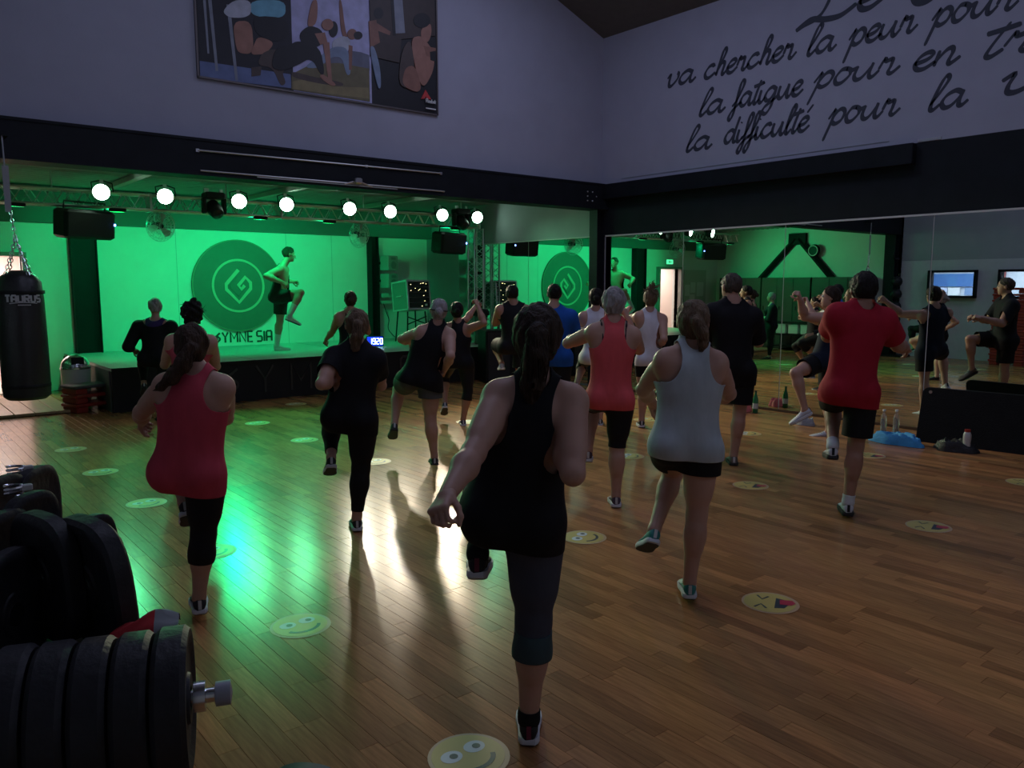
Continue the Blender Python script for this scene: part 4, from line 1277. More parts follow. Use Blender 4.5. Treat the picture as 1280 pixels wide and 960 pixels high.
bt = thing('ball_tree', (XL + .4, 9.15, 0), 'tall black stand stacked with medicine balls by the steel column, seen in the mirror', 'ball rack')
MB().tube([(XL + .4, 9.15, 0), (XL + .4, 9.15, 2.0)], .025, 8).build('pole', M_BLACK, bt)
MB().box((XL + .4, 9.15, .02), (.5, .5, .04)).build('base', M_BLACK, bt)
for k in range(6):
    c = (XL + .52, 9.15, .30 + k * .30)
    o = MB().lathe([(.001, -.13), (.07, -.115), (.115, -.06), (.13, 0), (.115, .06), (.07, .115), (.001, .13)], c, 18).build('medicine_ball', M_RUBBER, smooth=True)
    tag(o, ['medicine ball lowest on the stand by the column', 'medicine ball second from the floor on the stand', 'medicine ball third from the floor on the stand', 'medicine ball fourth from the floor on the stand', 'medicine ball fifth from the floor on the stand', 'medicine ball at the top of the stand by the column'][k], 'ball', 'medicine balls on the stand')
    MB().tube([(XL + .4, 9.15, c[2] - .12), (XL + .56, 9.15, c[2] - .15)], .016, 6).build('arm', M_BLACK, bt)
ex = thing('exit_sign', (1.62, YE - .02, 2.38), 'small green lit exit sign over the doorway', 'sign')
MB().box((1.62, YE - .03, 2.36), (.30, .05, .15), bevel=.008).build('housing', M_WHITE, ex)
MB().box((1.62, YE - .058, 2.36), (.27, .006, .12)).build('face', mat('exit_green', (.02, .4, .12), .4, emit=(.1, 1, .4), estr=1.2), ex)
MB().ribbon([(1.54, 2.36), (1.66, 2.36)], fy, .02, YE - .064, YE - .06).ribbon([(1.62, 2.395), (1.67, 2.36), (1.62, 2.325)], fy, .02, YE - .064, YE - .06).build('arrow', M_WHITE, ex)
nbd = thing('notice_board', (.5, YE, 1.0), 'pale board with pinned papers beside the lit doorway, seen in the mirror', 'notice board')
MB().box((.45, YE - .02, 1.15), (1.0, .03, 2.0)).build('board', mat('board_pale', (.5, .55, .5), .6), nbd)
for (dx, dz, w_, h_) in ((-.28, .45, .3, .4), (.05, .50, .22, .3), (.3, .42, .22, .32), (.08, .15, .24, .3)):
    MB().box((.5 + dx, YE - .04, 1.15 + dz), (w_, .006, h_)).build('paper', M_WHITE, nbd)
bm_ = thing('banner_bracket', (XL + .1, 9.3, 2.4), 'small black hook bracket on the column, seen in the mirror', 'bracket')
MB().tube(catmull([(XL + .1, 9.32, 2.35), (XL + .35, 9.3, 2.35), (XL + .42, 9.3, 2.40), (XL + .43, 9.3, 2.5)], 4), .022, 6).build('hook', M_BLACK, bm_)
wf = thing('wall_fan', (XL + .2, 11.3, 2.5), 'small round fan on the left wall, seen in the mirror', 'fan')
MB().lathe([(.16, 0), (.17, .03), (.14, .08), (.05, .09)], (XL + .12, 11.55, 2.62), 20, (1, 0, 0)).build('housing', M_BLACK, wf, smooth=True)
MB().tube([(XL + .215, 11.55 + .13 * math.cos(k * PI / 8), 2.62 + .13 * math.sin(k * PI / 8)) for k in range(16)], .012, 6, closed=True).build('ring', M_WHITE, wf)
MB().box((XL + .07, 11.55, 2.62), (.12, .05, .05)).build('mount', M_BLACK, wf)

# ================================================================== weights rack beside the camera
def plate_mesh(mb, c, axis, rx, ry, th, roll=0.0, expo=2.6, n=40):
    """thick rounded rubber plate with bevelled rim and a raised hub"""
    ax = Vector(axis).normalized()
    u = Vector((0, 0, 1)) - ax * ax.z
    u.normalize()
    w = ax.cross(u)
    c = Vector(c)
    prof = [(.16, -th * .5), (.34, -th * .5), (.36, -th * .40), (.78, -th * .40), (.84, -th * .5), (.94, -th * .5), (1.0, -th * .34), (1.0, th * .34), (.94, th * .5), (.84, th * .5), (.78, th * .40), (.36, th * .40), (.34, th * .5), (.16, th * .5)]
    vs, fs = [], []
    for (q, h) in prof:
        for k in range(n):
            a = 2 * PI * k / n
            ca, sa = math.cos(a), math.sin(a)
            s = (abs(ca) ** expo + abs(sa) ** expo) ** (-1 / expo)
            if q < .4:
                s = 1
            x, y = q * s * ca * rx, q * s * sa * ry
            x, y = x * math.cos(roll) - y * math.sin(roll), x * math.sin(roll) + y * math.cos(roll)
            vs.append(c + u * y + w * x + ax * h)
    m = len(prof)
    for i in range(m):
        i2 = (i + 1) % m
        for k in range(n):
            k2 = (k + 1) % n
            fs.append((i * n + k, i * n + k2, i2 * n + k2, i2 * n + k))
    return mb.add(vs, fs)


bd = Vector((.93, -.36, 0)).normalized()
b0 = Vector((.428, 1.583, .885))
bb = thing('loaded_barbell', tuple(b0 - Vector((0, 0, .135))), 'barbell end loaded with thick black rubber plates in the lower left corner', 'barbell')
for k in range(6):
    plate_mesh(MB(), b0 - bd * (.068 * k), bd, .140, .140, .062, roll=.2 * k, expo=2.2).build('plate', M_RUBBER, bb, smooth=True)
MB().tube([b0 - bd * .56, b0 + bd * .095], .0145, 16).build('bar', M_CHROME, bb, smooth=True)
MB().lathe([(.016, 0), (.030, 0), (.030, .022), (.016, .022)], b0 + bd * .036, 18, bd).build('collar', M_CHROME, bb, smooth=True)
MB().lathe([(.0145, 0), (.024, .002), (.024, .03), (.001, .034)], b0 + bd * .075, 18, bd).build('end_cap', mat('grey_end_cap', (.30, .31, .36), .35), bb, smooth=True)

PL_SPOTS = [
    ((.372, 1.955, 1.030), (.95, .25, .10), .135, .155, .05, 'big rounded black weight plate standing upright behind the red cloth'),
    ((.295, 2.055, 1.035), (.95, .28, .05), .13, .15, .045, 'black weight plate leaning behind the biggest upright plate'),
    ((.300, 2.30, 1.05), (.70, -.70, .0), .10, .13, .035, 'narrow black plate standing edge-on left of the upright plates'),
    ((.360, 2.62, 1.045), (.82, -.56, .0), .12, .135, .035, 'farthest black plate standing edge-on in the weights rack'),
    ((.272, 2.50, 1.06), (.80, -.60, .05), .11, .13, .03, 'black plate with chrome clip beside the farthest plate'),
    ((.225, 2.20, 1.03), (.75, -.65, .0), .11, .135, .035, 'black plate at the left picture edge in the weights rack'),
    ((.205, 2.00, .985), (.75, -.65, .0), .12, .14, .04, 'nearest edge-on plate at the left picture edge'),
    ((.430, 2.30, .985), (.60, -.80, .0), .09, .11, .035, 'small round black plate peeping out over the upright plates'),
]
for (c, ax, rx, ry, th, lab) in PL_SPOTS:
    t = thing('weight_plate', (c[0], c[1], c[2] - ry), lab, 'weight plate', 'loose weight plates on the rack')
    plate_mesh(MB(), c, ax, rx, ry, th, expo=3.2).build('rubber', M_RUBBER, t, smooth=True)
    a = Vector(ax).normalized()
    MB().lathe([(.017, -th * .52), (.026, -th * .52), (.026, th * .52), (.017, th * .52)], c, 16, a).build('hub_ring', M_CHROME, t, smooth=True)
# chrome spring clips on top of the row
for (x, y, z, lab) in ((.315, 2.62, 1.165, 'pale chrome clip beside the farthest plate'), (.285, 2.44, 1.15, 'pale chrome clip in the middle of the plates at the left edge'), (.300, 2.36, 1.135, 'lowest chrome clip among the plates at the left edge')):
    t = thing('spring_clip', (x, y, z), lab, 'clip', 'chrome clips on the plates')
    MB().tube([(x + .022 * math.cos(k * .7), y + .012 * math.sin(k * .7), z + k * .0012) for k in range(24)], .004, 6).build('coil', M_CHROME, t)
    MB().box((x + .03, y, z + .015), (.028, .014, .018), bevel=.003).build('grip', mat('pale_grip', (.5, .5, .48), .4), t)
rk2 = thing('weights_rack', (.2, 2.0, 0), 'dark steel rack carrying the weight plates at the left edge', 'rack')
for (x, y) in ((-.2, 1.86), (.40, 1.86), (-.2, 2.75), (.42, 2.75)):
    MB().box((x, y, .44), (.05, .05, .88)).build('post', M_BLACKPAINT, rk2)
for zz in (.30, .86):
    MB().box((.10, 2.32, zz), (.66, .96, .03)).build('shelf', M_BLACKPAINT, rk2)
MB().box((.02, 1.74, .43), (.06, .06, .86)).box((.02, 1.73, .02), (.3, .18, .04)).build('cradle', M_BLACKPAINT, bb)
lp = thing('weight_plate', (.66, 1.53, .55), 'dark green-tinged rubber plate edge at the bottom of the picture', 'weight plate', 'loose weight plates on the rack')
plate_mesh(MB(), (.66, 1.49, .575), (.75, .66, 0), .12, .12, .05, expo=2.2).build('rubber', mat('green_rubber', (.02, .06, .05), .45), lp, smooth=True)
MB().tube([(.66, 1.49, .575), (.57, 1.41, .575)], .014, 10).tube([(.57, 1.41, .575), (.57, 1.41, .02)], .02, 10).build('peg', M_BLACKPAINT, lp)
MB().box((.57, 1.41, .012), (.3, .3, .024)).build('base', M_BLACKPAINT, lp)

# red and grey cloth draped over the plates
rg = np.random.RandomState(4)
vs, fs = [], []
nu, nv = 22, 14
pA, pB = Vector((.362, 1.80, .955)), Vector((.475, 1.70, 1.005))
for i in range(nu):
    for j in range(nv):
        a, b = i / (nu - 1), j / (nv - 1)
        p = pA.lerp(pB, a)
        sag = math.sin(a * PI) * .018
        off = Vector((-.04, -.10, 0)).normalized() * ((b - .5) * .11)
        z = -.09 * (b - .35) ** 2 * 4 * .5 + sag + .006 * math.sin(9 * a + 5 * b) + .004 * math.sin(17 * b + 4 * a)
        vs.append(p + off + Vector((0, 0, z)))
for i in range(nu - 1):
    for j in range(nv - 1):
        fs.append((i * nv + j, (i + 1) * nv + j, (i + 1) * nv + j + 1, i * nv + j + 1))
t = thing('red_cloth', tuple(pA), 'red and grey cloth tucked between the weight plates', 'cloth')
half = [f for k, f in enumerate(fs) if (k // (nv - 1)) < 14]
oth = [f for k, f in enumerate(fs) if (k // (nv - 1)) >= 14]
for nm_, ff, mm in (('red_side', half, mat('red_cloth', (.45, .02, .025), .8)), ('grey_side', oth, mat('grey_cloth', (.25, .27, .28), .8))):
    b = MB()
    b.add(vs, ff)
    b.add([Vector(v) - Vector((0, 0, .006)) for v in vs], ff)
    b.build(nm_, mm, t, smooth=True, recalc=False)

# ================================================================== people
def nrm(v):
    v = np.asarray(v, float)
    l = np.linalg.norm(v)
    return v / l if l > 1e-9 else v


def sd_cone(P, a, b, ra, rb):
    """round cone: capsule whose radius runs from ra to rb"""
    ab = b - a
    h = np.clip(((P - a) @ ab) / max(ab @ ab, 1e-9), 0, 1)
    d = np.linalg.norm(P - a - h[..., None] * ab, axis=-1)
    return d - (ra + (rb - ra) * h)


def sd_ell(P, c, R, r):
    """ellipsoid: rows of R are its axes"""
    q = (P - c) @ R.T
    k0 = np.linalg.norm(q / r, axis=-1)
    k1 = np.linalg.norm(q / (r * r), axis=-1)
    return k0 * (k0 - 1) / np.maximum(k1, 1e-6)


class Prims:
    def __init__(self):
        self.p = []

    def cone(self, a, b, ra, rb, tag_, k=.03):
        self.p.append(('c', np.asarray(a, float), np.asarray(b, float), ra, rb, tag_, k))

    def ell(self, c, R, r, tag_, k=.03):
        self.p.append(('e', np.asarray(c, float), np.asarray(R, float), np.asarray(r, float), 0, tag_, k))

    def bounds(self, q):
        if q[0] == 'c':
            r = max(q[3], q[4])
            return np.minimum(q[1], q[2]) - r, np.maximum(q[1], q[2]) + r
        m = np.sqrt(((q[2] * q[3][:, None]) ** 2).sum(0))
        return q[1] - m, q[1] + m

    def ev(self, q, P):
        return sd_cone(P, q[1], q[2], q[3], q[4]) if q[0] == 'c' else sd_ell(P, q[1], q[2], q[3])

    def dist(self, P, tags):
        d = np.full(len(P), 9.0)
        for q in self.p:
            if q[5] in tags:
                d = np.minimum(d, self.ev(q, P))
        return d


class Grid:
    def __init__(self, lo, hi, h):
        self.lo, self.h = lo, h
        self.n = np.ceil((hi - lo) / h).astype(int) + 1
        self.ax = [lo[i] + h * np.arange(self.n[i]) for i in range(3)]
        self.F = np.full(self.n, .3, np.float32)

    def splat(self, pr, q, k=None, pad=.035):
        a, b = pr.bounds(q)
        k = q[6] if k is None else k
        i0 = np.maximum(np.floor((a - pad - k - self.lo) / self.h).astype(int), 0)
        i1 = np.minimum(np.ceil((b + pad + k - self.lo) / self.h).astype(int) + 1, self.n)
        if (i1 <= i0).any():
            return
        X, Y, Z = np.meshgrid(self.ax[0][i0[0]:i1[0]], self.ax[1][i0[1]:i1[1]], self.ax[2][i0[2]:i1[2]], indexing='ij')
        d = pr.ev(q, np.stack([X, Y, Z], -1))
        s = (slice(i0[0], i1[0]), slice(i0[1], i1[1]), slice(i0[2], i1[2]))
        f = self.F[s]
        hh = np.maximum(k - np.abs(d - f), 0) / k
        self.F[s] = np.minimum(d, f) - hh * hh * k * .25


def surface_nets(F, lo, h, iso=0.0):
    G = F - iso
    S = G < 0
    nx, ny, nz = G.shape
    c = np.zeros((nx - 1, ny - 1, nz - 1), np.int8)
    for dx in (0, 1):
        for dy in (0, 1):
            for dz in (0, 1):
                c += S[dx:nx - 1 + dx, dy:ny - 1 + dy, dz:nz - 1 + dz]
    act = (c > 0) & (c < 8)
    idx = np.argwhere(act)
    if len(idx) == 0:
        return np.zeros((0, 3)), np.zeros((0, 4), int)
    lut = np.full(act.shape, -1, np.int32)
    lut[act] = np.arange(len(idx))
    vals = {}
    for dx in (0, 1):
        for dy in (0, 1):
            for dz in (0, 1):
                vals[(dx, dy, dz)] = G[idx[:, 0] + dx, idx[:, 1] + dy, idx[:, 2] + dz]
    acc = np.zeros((len(idx), 3))
    cnt = np.zeros(len(idx))
    for a in range(3):
        for o1 in (0, 1):
            for o2 in (0, 1):
                p = [0, 0, 0]
                oth = [i for i in range(3) if i != a]
                p[oth[0]], p[oth[1]] = o1, o2
                q = list(p)
                q[a] = 1
                v0, v1 = vals[tuple(p)], vals[tuple(q)]
                m = (v0 < 0) != (v1 < 0)
                t = np.where(m, v0 / np.where(m, v0 - v1, 1), 0)
                pt = np.tile(np.array(p, float), (len(idx), 1))
                pt[:, a] = t
                acc[m] += pt[m]
                cnt[m] += 1
    V = lo + h * (idx + acc / cnt[:, None])
    quads = []
    for a in range(3):
        b, d = (a + 1) % 3, (a + 2) % 3
        sl0, sl1 = [slice(None)] * 3, [slice(None)] * 3
        sl0[a], sl1[a] = slice(0, -1), slice(1, None)
        s0, s1 = S[tuple(sl0)], S[tuple(sl1)]
        e = np.argwhere(s0 != s1)
        ok = (e[:, b] > 0) & (e[:, d] > 0) & (e[:, b] < G.shape[b] - 1) & (e[:, d] < G.shape[d] - 1)
        e = e[ok]
        flip = s0[tuple(e.T)]

        def cell(ob, od):
            q = e.copy()
            q[:, b] += ob
            q[:, d] += od
            return lut[tuple(q.T)]
        q = np.stack([cell(-1, -1), cell(0, -1), cell(0, 0), cell(-1, 0)], 1)
        q[~flip] = q[~flip][:, ::-1]
        quads.append(q)
    return V, np.concatenate(quads)


def clip_mesh(V, Q, f):
    """keep the part of the quad mesh where f > 0, cutting faces cleanly along f = 0"""
    T = np.concatenate([Q[:, [0, 1, 2]], Q[:, [0, 2, 3]]])
    s = f > 0
    n = s[T].sum(1)
    verts = [V]
    faces = []
    qk = s[Q].all(1)
    faces += [tuple(q) for q in Q[qk]]
    cutq = s[Q].any(1) & ~qk
    T = np.concatenate([Q[cutq][:, [0, 1, 2]], Q[cutq][:, [0, 2, 3]]])
    cache = {}
    extra = []
    base = len(V)

    def cut(i, j):
        key = (i, j) if i < j else (j, i)
        if key not in cache:
            a, b = f[key[0]], f[key[1]]
            t = a / (a - b)
            extra.append(V[key[0]] * (1 - t) + V[key[1]] * t)
            cache[key] = base + len(extra) - 1
        return cache[key]
    for t in T:
        ins = [s[i] for i in t]
        if all(ins):
            faces.append(tuple(t))
        elif any(ins):
            out = []
            for k in range(3):
                i, j = t[k], t[(k + 1) % 3]
                if s[i]:
                    out.append(i)
                if s[i] != s[j]:
                    out.append(cut(i, j))
            faces.append(tuple(out))
    V2 = np.concatenate([V, np.array(extra)]) if extra else V
    used = np.unique(np.concatenate([np.array(q) for q in faces])) if faces else np.zeros(0, int)
    remap = np.full(len(V2), -1)
    remap[used] = np.arange(len(used))
    return V2[used], [tuple(int(remap[i]) for i in q) for q in faces]


def main_piece(V, F):
    """drop small loose scraps, keep the biggest connected piece"""
    par = list(range(len(V)))

    def find(i):
        while par[i] != i:
            par[i] = par[par[i]]
            i = par[i]
        return i
    for q in F:
        a = find(q[0])
        for i in q[1:]:
            b = find(i)
            if a != b:
                par[b] = a
    from collections import Counter
    cnt = Counter(find(q[0]) for q in F)
    best = cnt.most_common(1)[0][0]
    F2 = [q for q in F if find(q[0]) == best]
    used = sorted({i for q in F2 for i in q})
    rm = {i: k for k, i in enumerate(used)}
    return V[used], [tuple(rm[i] for i in q) for q in F2]


def mesh_obj(name, V, F, m, parent, smooth=True):
    me = bpy.data.meshes.new(name)
    me.from_pydata([tuple(v) for v in V], [], [tuple(int(i) for i in q) for q in F])
    me.materials.append(m)
    if smooth:
        me.polygons.foreach_set('use_smooth', [True] * len(me.polygons))
    me.update()
    o = bpy.data.objects.new(name, me)
    C.objects.link(o)
    o.parent = parent
    if parent.type == 'EMPTY':
        o.matrix_parent_inverse = Matrix.Translation(-Vector(parent.location))
    return o


SKIN = {'fair': mat('fair_skin', (.47, .27, .20), .5, var=.06, vscale=12, spec=.35),
        'tan': mat('tan_skin', (.36, .19, .13), .5, var=.06, vscale=12, spec=.35)}


def cloth(name, col, rough=.8, fold=.35, fs=9, stretch=(1, 1, .45)):
    return mat(name, col, rough, var=.08, vscale=20, bump=fold, bscale=fs, stretch=stretch, spec=.15)


def hairmat(name, col):
    return mat(name, col, .6, var=.45, vscale=26, bump=1.0, bscale=60, stretch=(1.6, 1.6, .25), spec=.2)


def hand_mesh(wrist, d, n, side, S, curl, h=.0045):
    """palm, four fingers with three joints each and a thumb; d points along the hand, n out of the back of the hand"""
    d = nrm(d)
    n = nrm(n - d * (n @ d))
    r = np.cross(d, n) * side          # towards the thumb side
    s = S / 1.70
    pr = Prims()
    pr.cone(wrist - d * .03 * s, wrist + d * .01 * s, .027 * s, .026 * s, 'h', .01)
    for o in (-.026, -.009, .009, .026):
        pr.cone(wrist + d * .008 * s + r * o * .7 * s, wrist + d * .082 * s + r * o * 1.05 * s, .0145 * s, .0120 * s, 'h', .012)
    lens = {.028: (.040, .024, .020), .0095: (.045, .028, .022), -.0095: (.042, .026, .021), -.028: (.033, .020, .018)}
    for o, ls in lens.items():
        p = wrist + d * (.086 - abs(o - .006) * .25) * s + r * o * s
        ang = 0.0
        dd = d.copy()
        rad = .0088 * s
        for j, l in enumerate(ls):
            ang += curl * (1.25, 1.55, 1.0)[j]
            dd = d * math.cos(ang) - n * math.sin(ang) + r * (o * 1.5 * (1 - curl))
            dd = nrm(dd)
            q = p + dd * l * s
            pr.cone(p, q, rad, rad * .92, 'h', .004)
            p, rad = q, rad * .92
    # thumb leaves the side of the palm near its base
    p = wrist + d * .022 * s + r * .026 * s - n * .004 * s
    td = nrm(d * .62 + r * (.78 - .5 * curl) - n * (.15 + .55 * curl))
    for j, l in enumerate((.042, .030, .025)):
        q = p + td * l * s
        pr.cone(p, q, (.0125, .0105, .0095)[j] * s, (.0105, .0095, .0082)[j] * s, 'h', .007)
        td = nrm(td + d * .35 * (1 - curl * .3) - r * (.15 + .75 * curl * (j > 0)) - n * .45 * curl)
        p = q
    bs = [pr.bounds(q) for q in pr.p]
    lo = np.min([b[0] for b in bs], 0) - .02
    hi = np.max([b[1] for b in bs], 0) + .02
    g = Grid(lo, hi, h)
    for q in pr.p:
        g.splat(pr, q)
    return surface_nets(g.F, lo, h)


SOLE_U = mat('dark_outsole', (.035, .035, .04), .8)


def shoe(parent, heel, ankle, toe_dir, up, S, col, sole_col, lace_col, nm):
    """lofted trainer: upper with collar, tongue and laces, and a thick sole under it"""
    f = nrm(toe_dir)
    u = nrm(up - f * (up @ f))
    r = np.cross(f, u)
    L = .158 * S
    s = S / 1.7
    base = ankle - u * (.088 * s) - f * (.045 * s)        # under the heel
    # (position along the shoe, half width, top height, sideways shift)
    prof = [(0.00, .020, .060), (.03, .030, .085), (.10, .036, .098), (.22, .037, .100), (.36, .037, .088), (.50, .041, .068), (.66, .047, .055), (.82, .045, .045), (.93, .034, .036), (1.0, .014, .026)]
    N = 16
    vs, fs = [], []
    for (t, hw, ht) in prof:
        for k in range(N):
            a = 2 * PI * k / N
            x = math.cos(a)
            z = math.sin(a)
            z0 = .020
            zz = z0 + (ht - z0) * (.5 + .5 * z)
            wx = hw * (abs(x) ** .6) * (1 if x > 0 else -1) * (1.0 if z < 0 else (1 - .32 * z))
            vs.append(base + f * (t * L) + r * (wx * s) + u * (zz * s))
    m = len(prof)
    for i in range(m - 1):
        for k in range(N):
            k2 = (k + 1) % N
            fs.append((i * N + k, i * N + k2, (i + 1) * N + k2, (i + 1) * N + k))
    fs.append(tuple(range(N - 1, -1, -1)))
    fs.append(tuple(range((m - 1) * N, m * N)))
    mb = MB()
    mb.add(vs, fs)
    up_o = mb.build('shoe', col, parent, smooth=True)
    # sole
    out = []
    for (t, hw, ht) in prof:
        out.append((t * L, hw * 1.10 * s + .002))
    ring = [(t - .004 if i == 0 else t, w) for i, (t, w) in enumerate(out)] + [(t, -w) for t, w in reversed(out)]
    n_ = len(ring)
    vs, fs = [], []
    lv = [(.000, .94), (.006, 1.0), (.022, 1.0), (.028, .97)]
    for (z, sc_) in lv:
        for (t, w) in ring:
            vs.append(base + f * (L * .5 + (t - L * .5) * sc_) + r * (w * sc_) + u * (z * s))
    for i in range(len(lv) - 1):
        for k in range(n_):
            k2 = (k + 1) % n_
            fs.append((i * n_ + k, i * n_ + k2, (i + 1) * n_ + k2, (i + 1) * n_ + k))
    fs.append(tuple(range(n_ - 1, -1, -1)))
    fs.append(tuple(range((len(lv) - 1) * n_, len(lv) * n_)))
    mb = MB()
    mb.add(vs, fs)
    mb.build('sole', sole_col, up_o, smooth=True)
    mb = MB()
    n2 = len(ring)
    mb.add([base + f * (L * .5 + (t - L * .5) * .93) + r * (w * .92) + u * (z * s) for z in (-.004, .004) for (t, w) in ring],
           [tuple(range(n2 - 1, -1, -1)), tuple(range(n2, 2 * n2))] + [(k, (k + 1) % n2, n2 + (k + 1) % n2, n2 + k) for k in range(n2)])
    mb.build('outsole', SOLE_U, up_o)
    for k in range(4):
        t = .40 + .075 * k
        hh = np.interp(t, [p[0] for p in prof], [p[2] for p in prof])
        c = base + f * (t * L) + u * ((hh + .001) * s)
        MB().tube([c - r * .021 * s - u * .006 * s, c + u * .002, c + r * .021 * s - u * .006 * s], .0028, 5).build('lace', lace_col, up_o)
    hc = base + u * .055 * s - f * .0015
    MB().box((0, 0, 0), (.018 * s, .006, .05 * s), M=Matrix(((r[0], f[0], u[0], hc[0]), (r[1], f[1], u[1], hc[1]), (r[2], f[2], u[2], hc[2]), (0, 0, 0, 1)))).build('heel_tab', lace_col, up_o)
    return up_o


def make_person(name, D, st):
    J = {k: np.array(v) for k, v in D['J'].items()}
    S = D['S']
    z0 = D['z0']
    w = st.get('w', 1.0)               # girth
    wh = st.get('wh', w)               # hip girth
    male = st.get('male', False)
    res = st.get('res', .010)
    heel = np.array(D['heel'])
    root = thing('person', tuple(heel), st['label'], 'person')
    skin = SKIN[st.get('skin', 'fair')]
    face = math.radians(D['face'] + st.get('turn', 0))
    FW = np.array([math.sin(face), math.cos(face), 0.])
    UP = np.array([0, 0, 1.])
    Pc = (J['hL'] + J['hR']) / 2
    xs = nrm(J['sR'] - J['sL'])
    us = nrm(J['neck'] - Pc)
    xs = nrm(xs - us * (xs @ us))
    fs_ = np.cross(us, xs)
    R = np.stack([xs, fs_, us])
    xh = nrm(nrm(J['hR'] - J['hL']) - us * (nrm(J['hR'] - J['hL']) @ us))
    fh = np.cross(us, xh)
    Rh = np.stack([xh, fh, us])
    Ls = np.linalg.norm(J['neck'] - Pc)
    a_sh = np.linalg.norm(J['sR'] - J['sL']) / 2
    pr = Prims()
    lerp = lambda a, b, t: a + (b - a) * t
    # trunk
    pr.ell(Pc + us * .030 * S, Rh, (.086 * S * wh, .062 * S * wh, .078 * S), 'torso', .05)
    pr.ell(lerp(Pc, J['neck'], .40) + fs_ * .006 * S, R, (.074 * S * w, .056 * S * w, .105 * S), 'torso', .06)
    pr.ell(lerp(Pc, J['neck'], .70), R, ((.082 if not male else .092) * S * w, .060 * S * w, .105 * S), 'torso', .05)
    sw = a_sh * .70
    ch = lerp(Pc, J['neck'], .87)
    pr.cone(lerp(J['sL'], J['sR'], .12) - us * .022 * S, lerp(J['sL'], J['sR'], .88) - us * .022 * S, .036 * S * (.9 + .1 * w), .036 * S * (.9 + .1 * w), 'torso', .05)
    for s, sx in (('L', -1), ('R', 1)):
        pr.cone(J['neck'] + us * .012 * S, lerp(J['neck'], J['s' + s], .82) + us * .006 * S, .026 * S, .024 * S, 'torso', .03)
        pr.cone(lerp(Pc, J['neck'], .62) + xs * sx * .050 * S, J['s' + s] - us * .03 * S, .044 * S * w, .03 * S, 'torso', .04)
        pr.ell(J['h' + s] - fh * .034 * S + us * .002 * S, Rh, np.array([.050, .052, .056]) * S * wh, 'torso', .035)
        if not male:
            pr.ell(lerp(Pc, J['neck'], .68) + xs * sx * .042 * S + fs_ * .052 * S * w, R, np.array([.034, .032, .034]) * S * w, 'torso', .03)
    # neck and head
    hu = nrm(us * .5 + UP * .7)
    hf = nrm(FW - hu * (FW @ hu))
    if 'look' in st:
        b = math.radians(st['look'])
        hf = nrm(np.array([math.sin(b), math.cos(b), -.05]))
        hf = nrm(hf - hu * (hf @ hu))
    hr = np.cross(hf, hu)
    RH = np.stack([hr, hf, hu])
    Hc = J['head']
    k_ = S / 1.7
    pr.cone(J['neck'] - us * .012 * S, Hc - hu * .035 * S - hf * .008 * S, (.034 if male else .030) * S, .030 * S if male else .027 * S, 'head', .02)
    pr.ell(Hc + hu * .024 * k_ - hf * .006 * k_, RH, np.array([.077, .096, .092]) * k_, 'head', .02)
    pr.ell(Hc - hu * .045 * k_ + hf * .030 * k_, RH, np.array([.056, .062, .068]) * k_, 'head', .03)
    pr.cone(Hc + hu * .012 * k_ + hf * .088 * k_, Hc - hu * .028 * k_ + hf * .108 * k_, .008 * k_, .012 * k_, 'head', .012)
    pr.ell(Hc - hu * .095 * k_ + hf * .062 * k_, RH, np.array([.024, .020, .018]) * k_, 'head', .02)
    for sx in (-1, 1):
        pr.ell(Hc + hr * sx * .079 * k_ - hf * .004 * k_ - hu * .004 * k_, RH, np.array([.010, .018, .031]) * k_, 'head', .008)
    # limbs
    for s, sx in (('L', -1), ('R', 1)):
        sh, el, wr_ = J['s' + s], J['e' + s], J['w' + s]
        ar = (1.12 if male else 1.0) * (.6 + .4 * w)
        pr.ell(sh, R, np.array([.034, .034, .034]) * S * ar, 'ua' + s, .04)
        pr.cone(sh, el, .031 * S * ar, .0235 * S * ar, 'ua' + s, .035)
        ud = nrm(el - sh)
        pr.cone(lerp(sh, el, .35) + fs_ * .004 * S, lerp(sh, el, .72) + fs_ * .004 * S, .030 * S * ar, .026 * S * ar, 'ua' + s, .03)
        pr.cone(el, lerp(el, wr_, .35), .0235 * S * ar, .0255 * S * ar, 'fa' + s, .02)
        pr.cone(lerp(el, wr_, .35), wr_, .0255 * S * ar, .0160 * S * ar, 'fa' + s, .025)
        hp, kn, an = J['h' + s], J['k' + s], J['a' + s]
        lg = (.55 + .45 * wh) * (1.0 if not male else .97)
        pr.cone(lerp(hp, kn, .06), kn, .056 * S * lg, .034 * S * lg, 'th' + s, .05)
        td = nrm(kn - hp)
        pr.cone(lerp(hp, kn, .25), lerp(hp, kn, .62), .053 * S * lg, .044 * S * lg, 'th' + s, .04)
        pr.cone(kn, lerp(kn, an, .30), .033 * S * lg, .034 * S * lg, 'sh' + s, .025)
        sd = nrm(an - kn)
        back = nrm(-td + sd * (td @ sd)) if abs(td @ sd) < .96 else -fh
        if abs(td @ sd) < .96:
            back = nrm((hp - kn) - sd * ((hp - kn) @ sd))
        back = back * (1 if back @ fh < .2 or abs(td @ sd) < .9 else -1)
        pr.cone(lerp(kn, an, .20) + back * .013 * S, lerp(kn, an, .45) + back * .009 * S, .0315 * S * lg, .028 * S * lg, 'sh' + s, .03)
        pr.cone(lerp(kn, an, .30), an, .033 * S * lg, .0205 * S, 'sh' + s, .03)
    # feet inside the shoes
    feet = {}
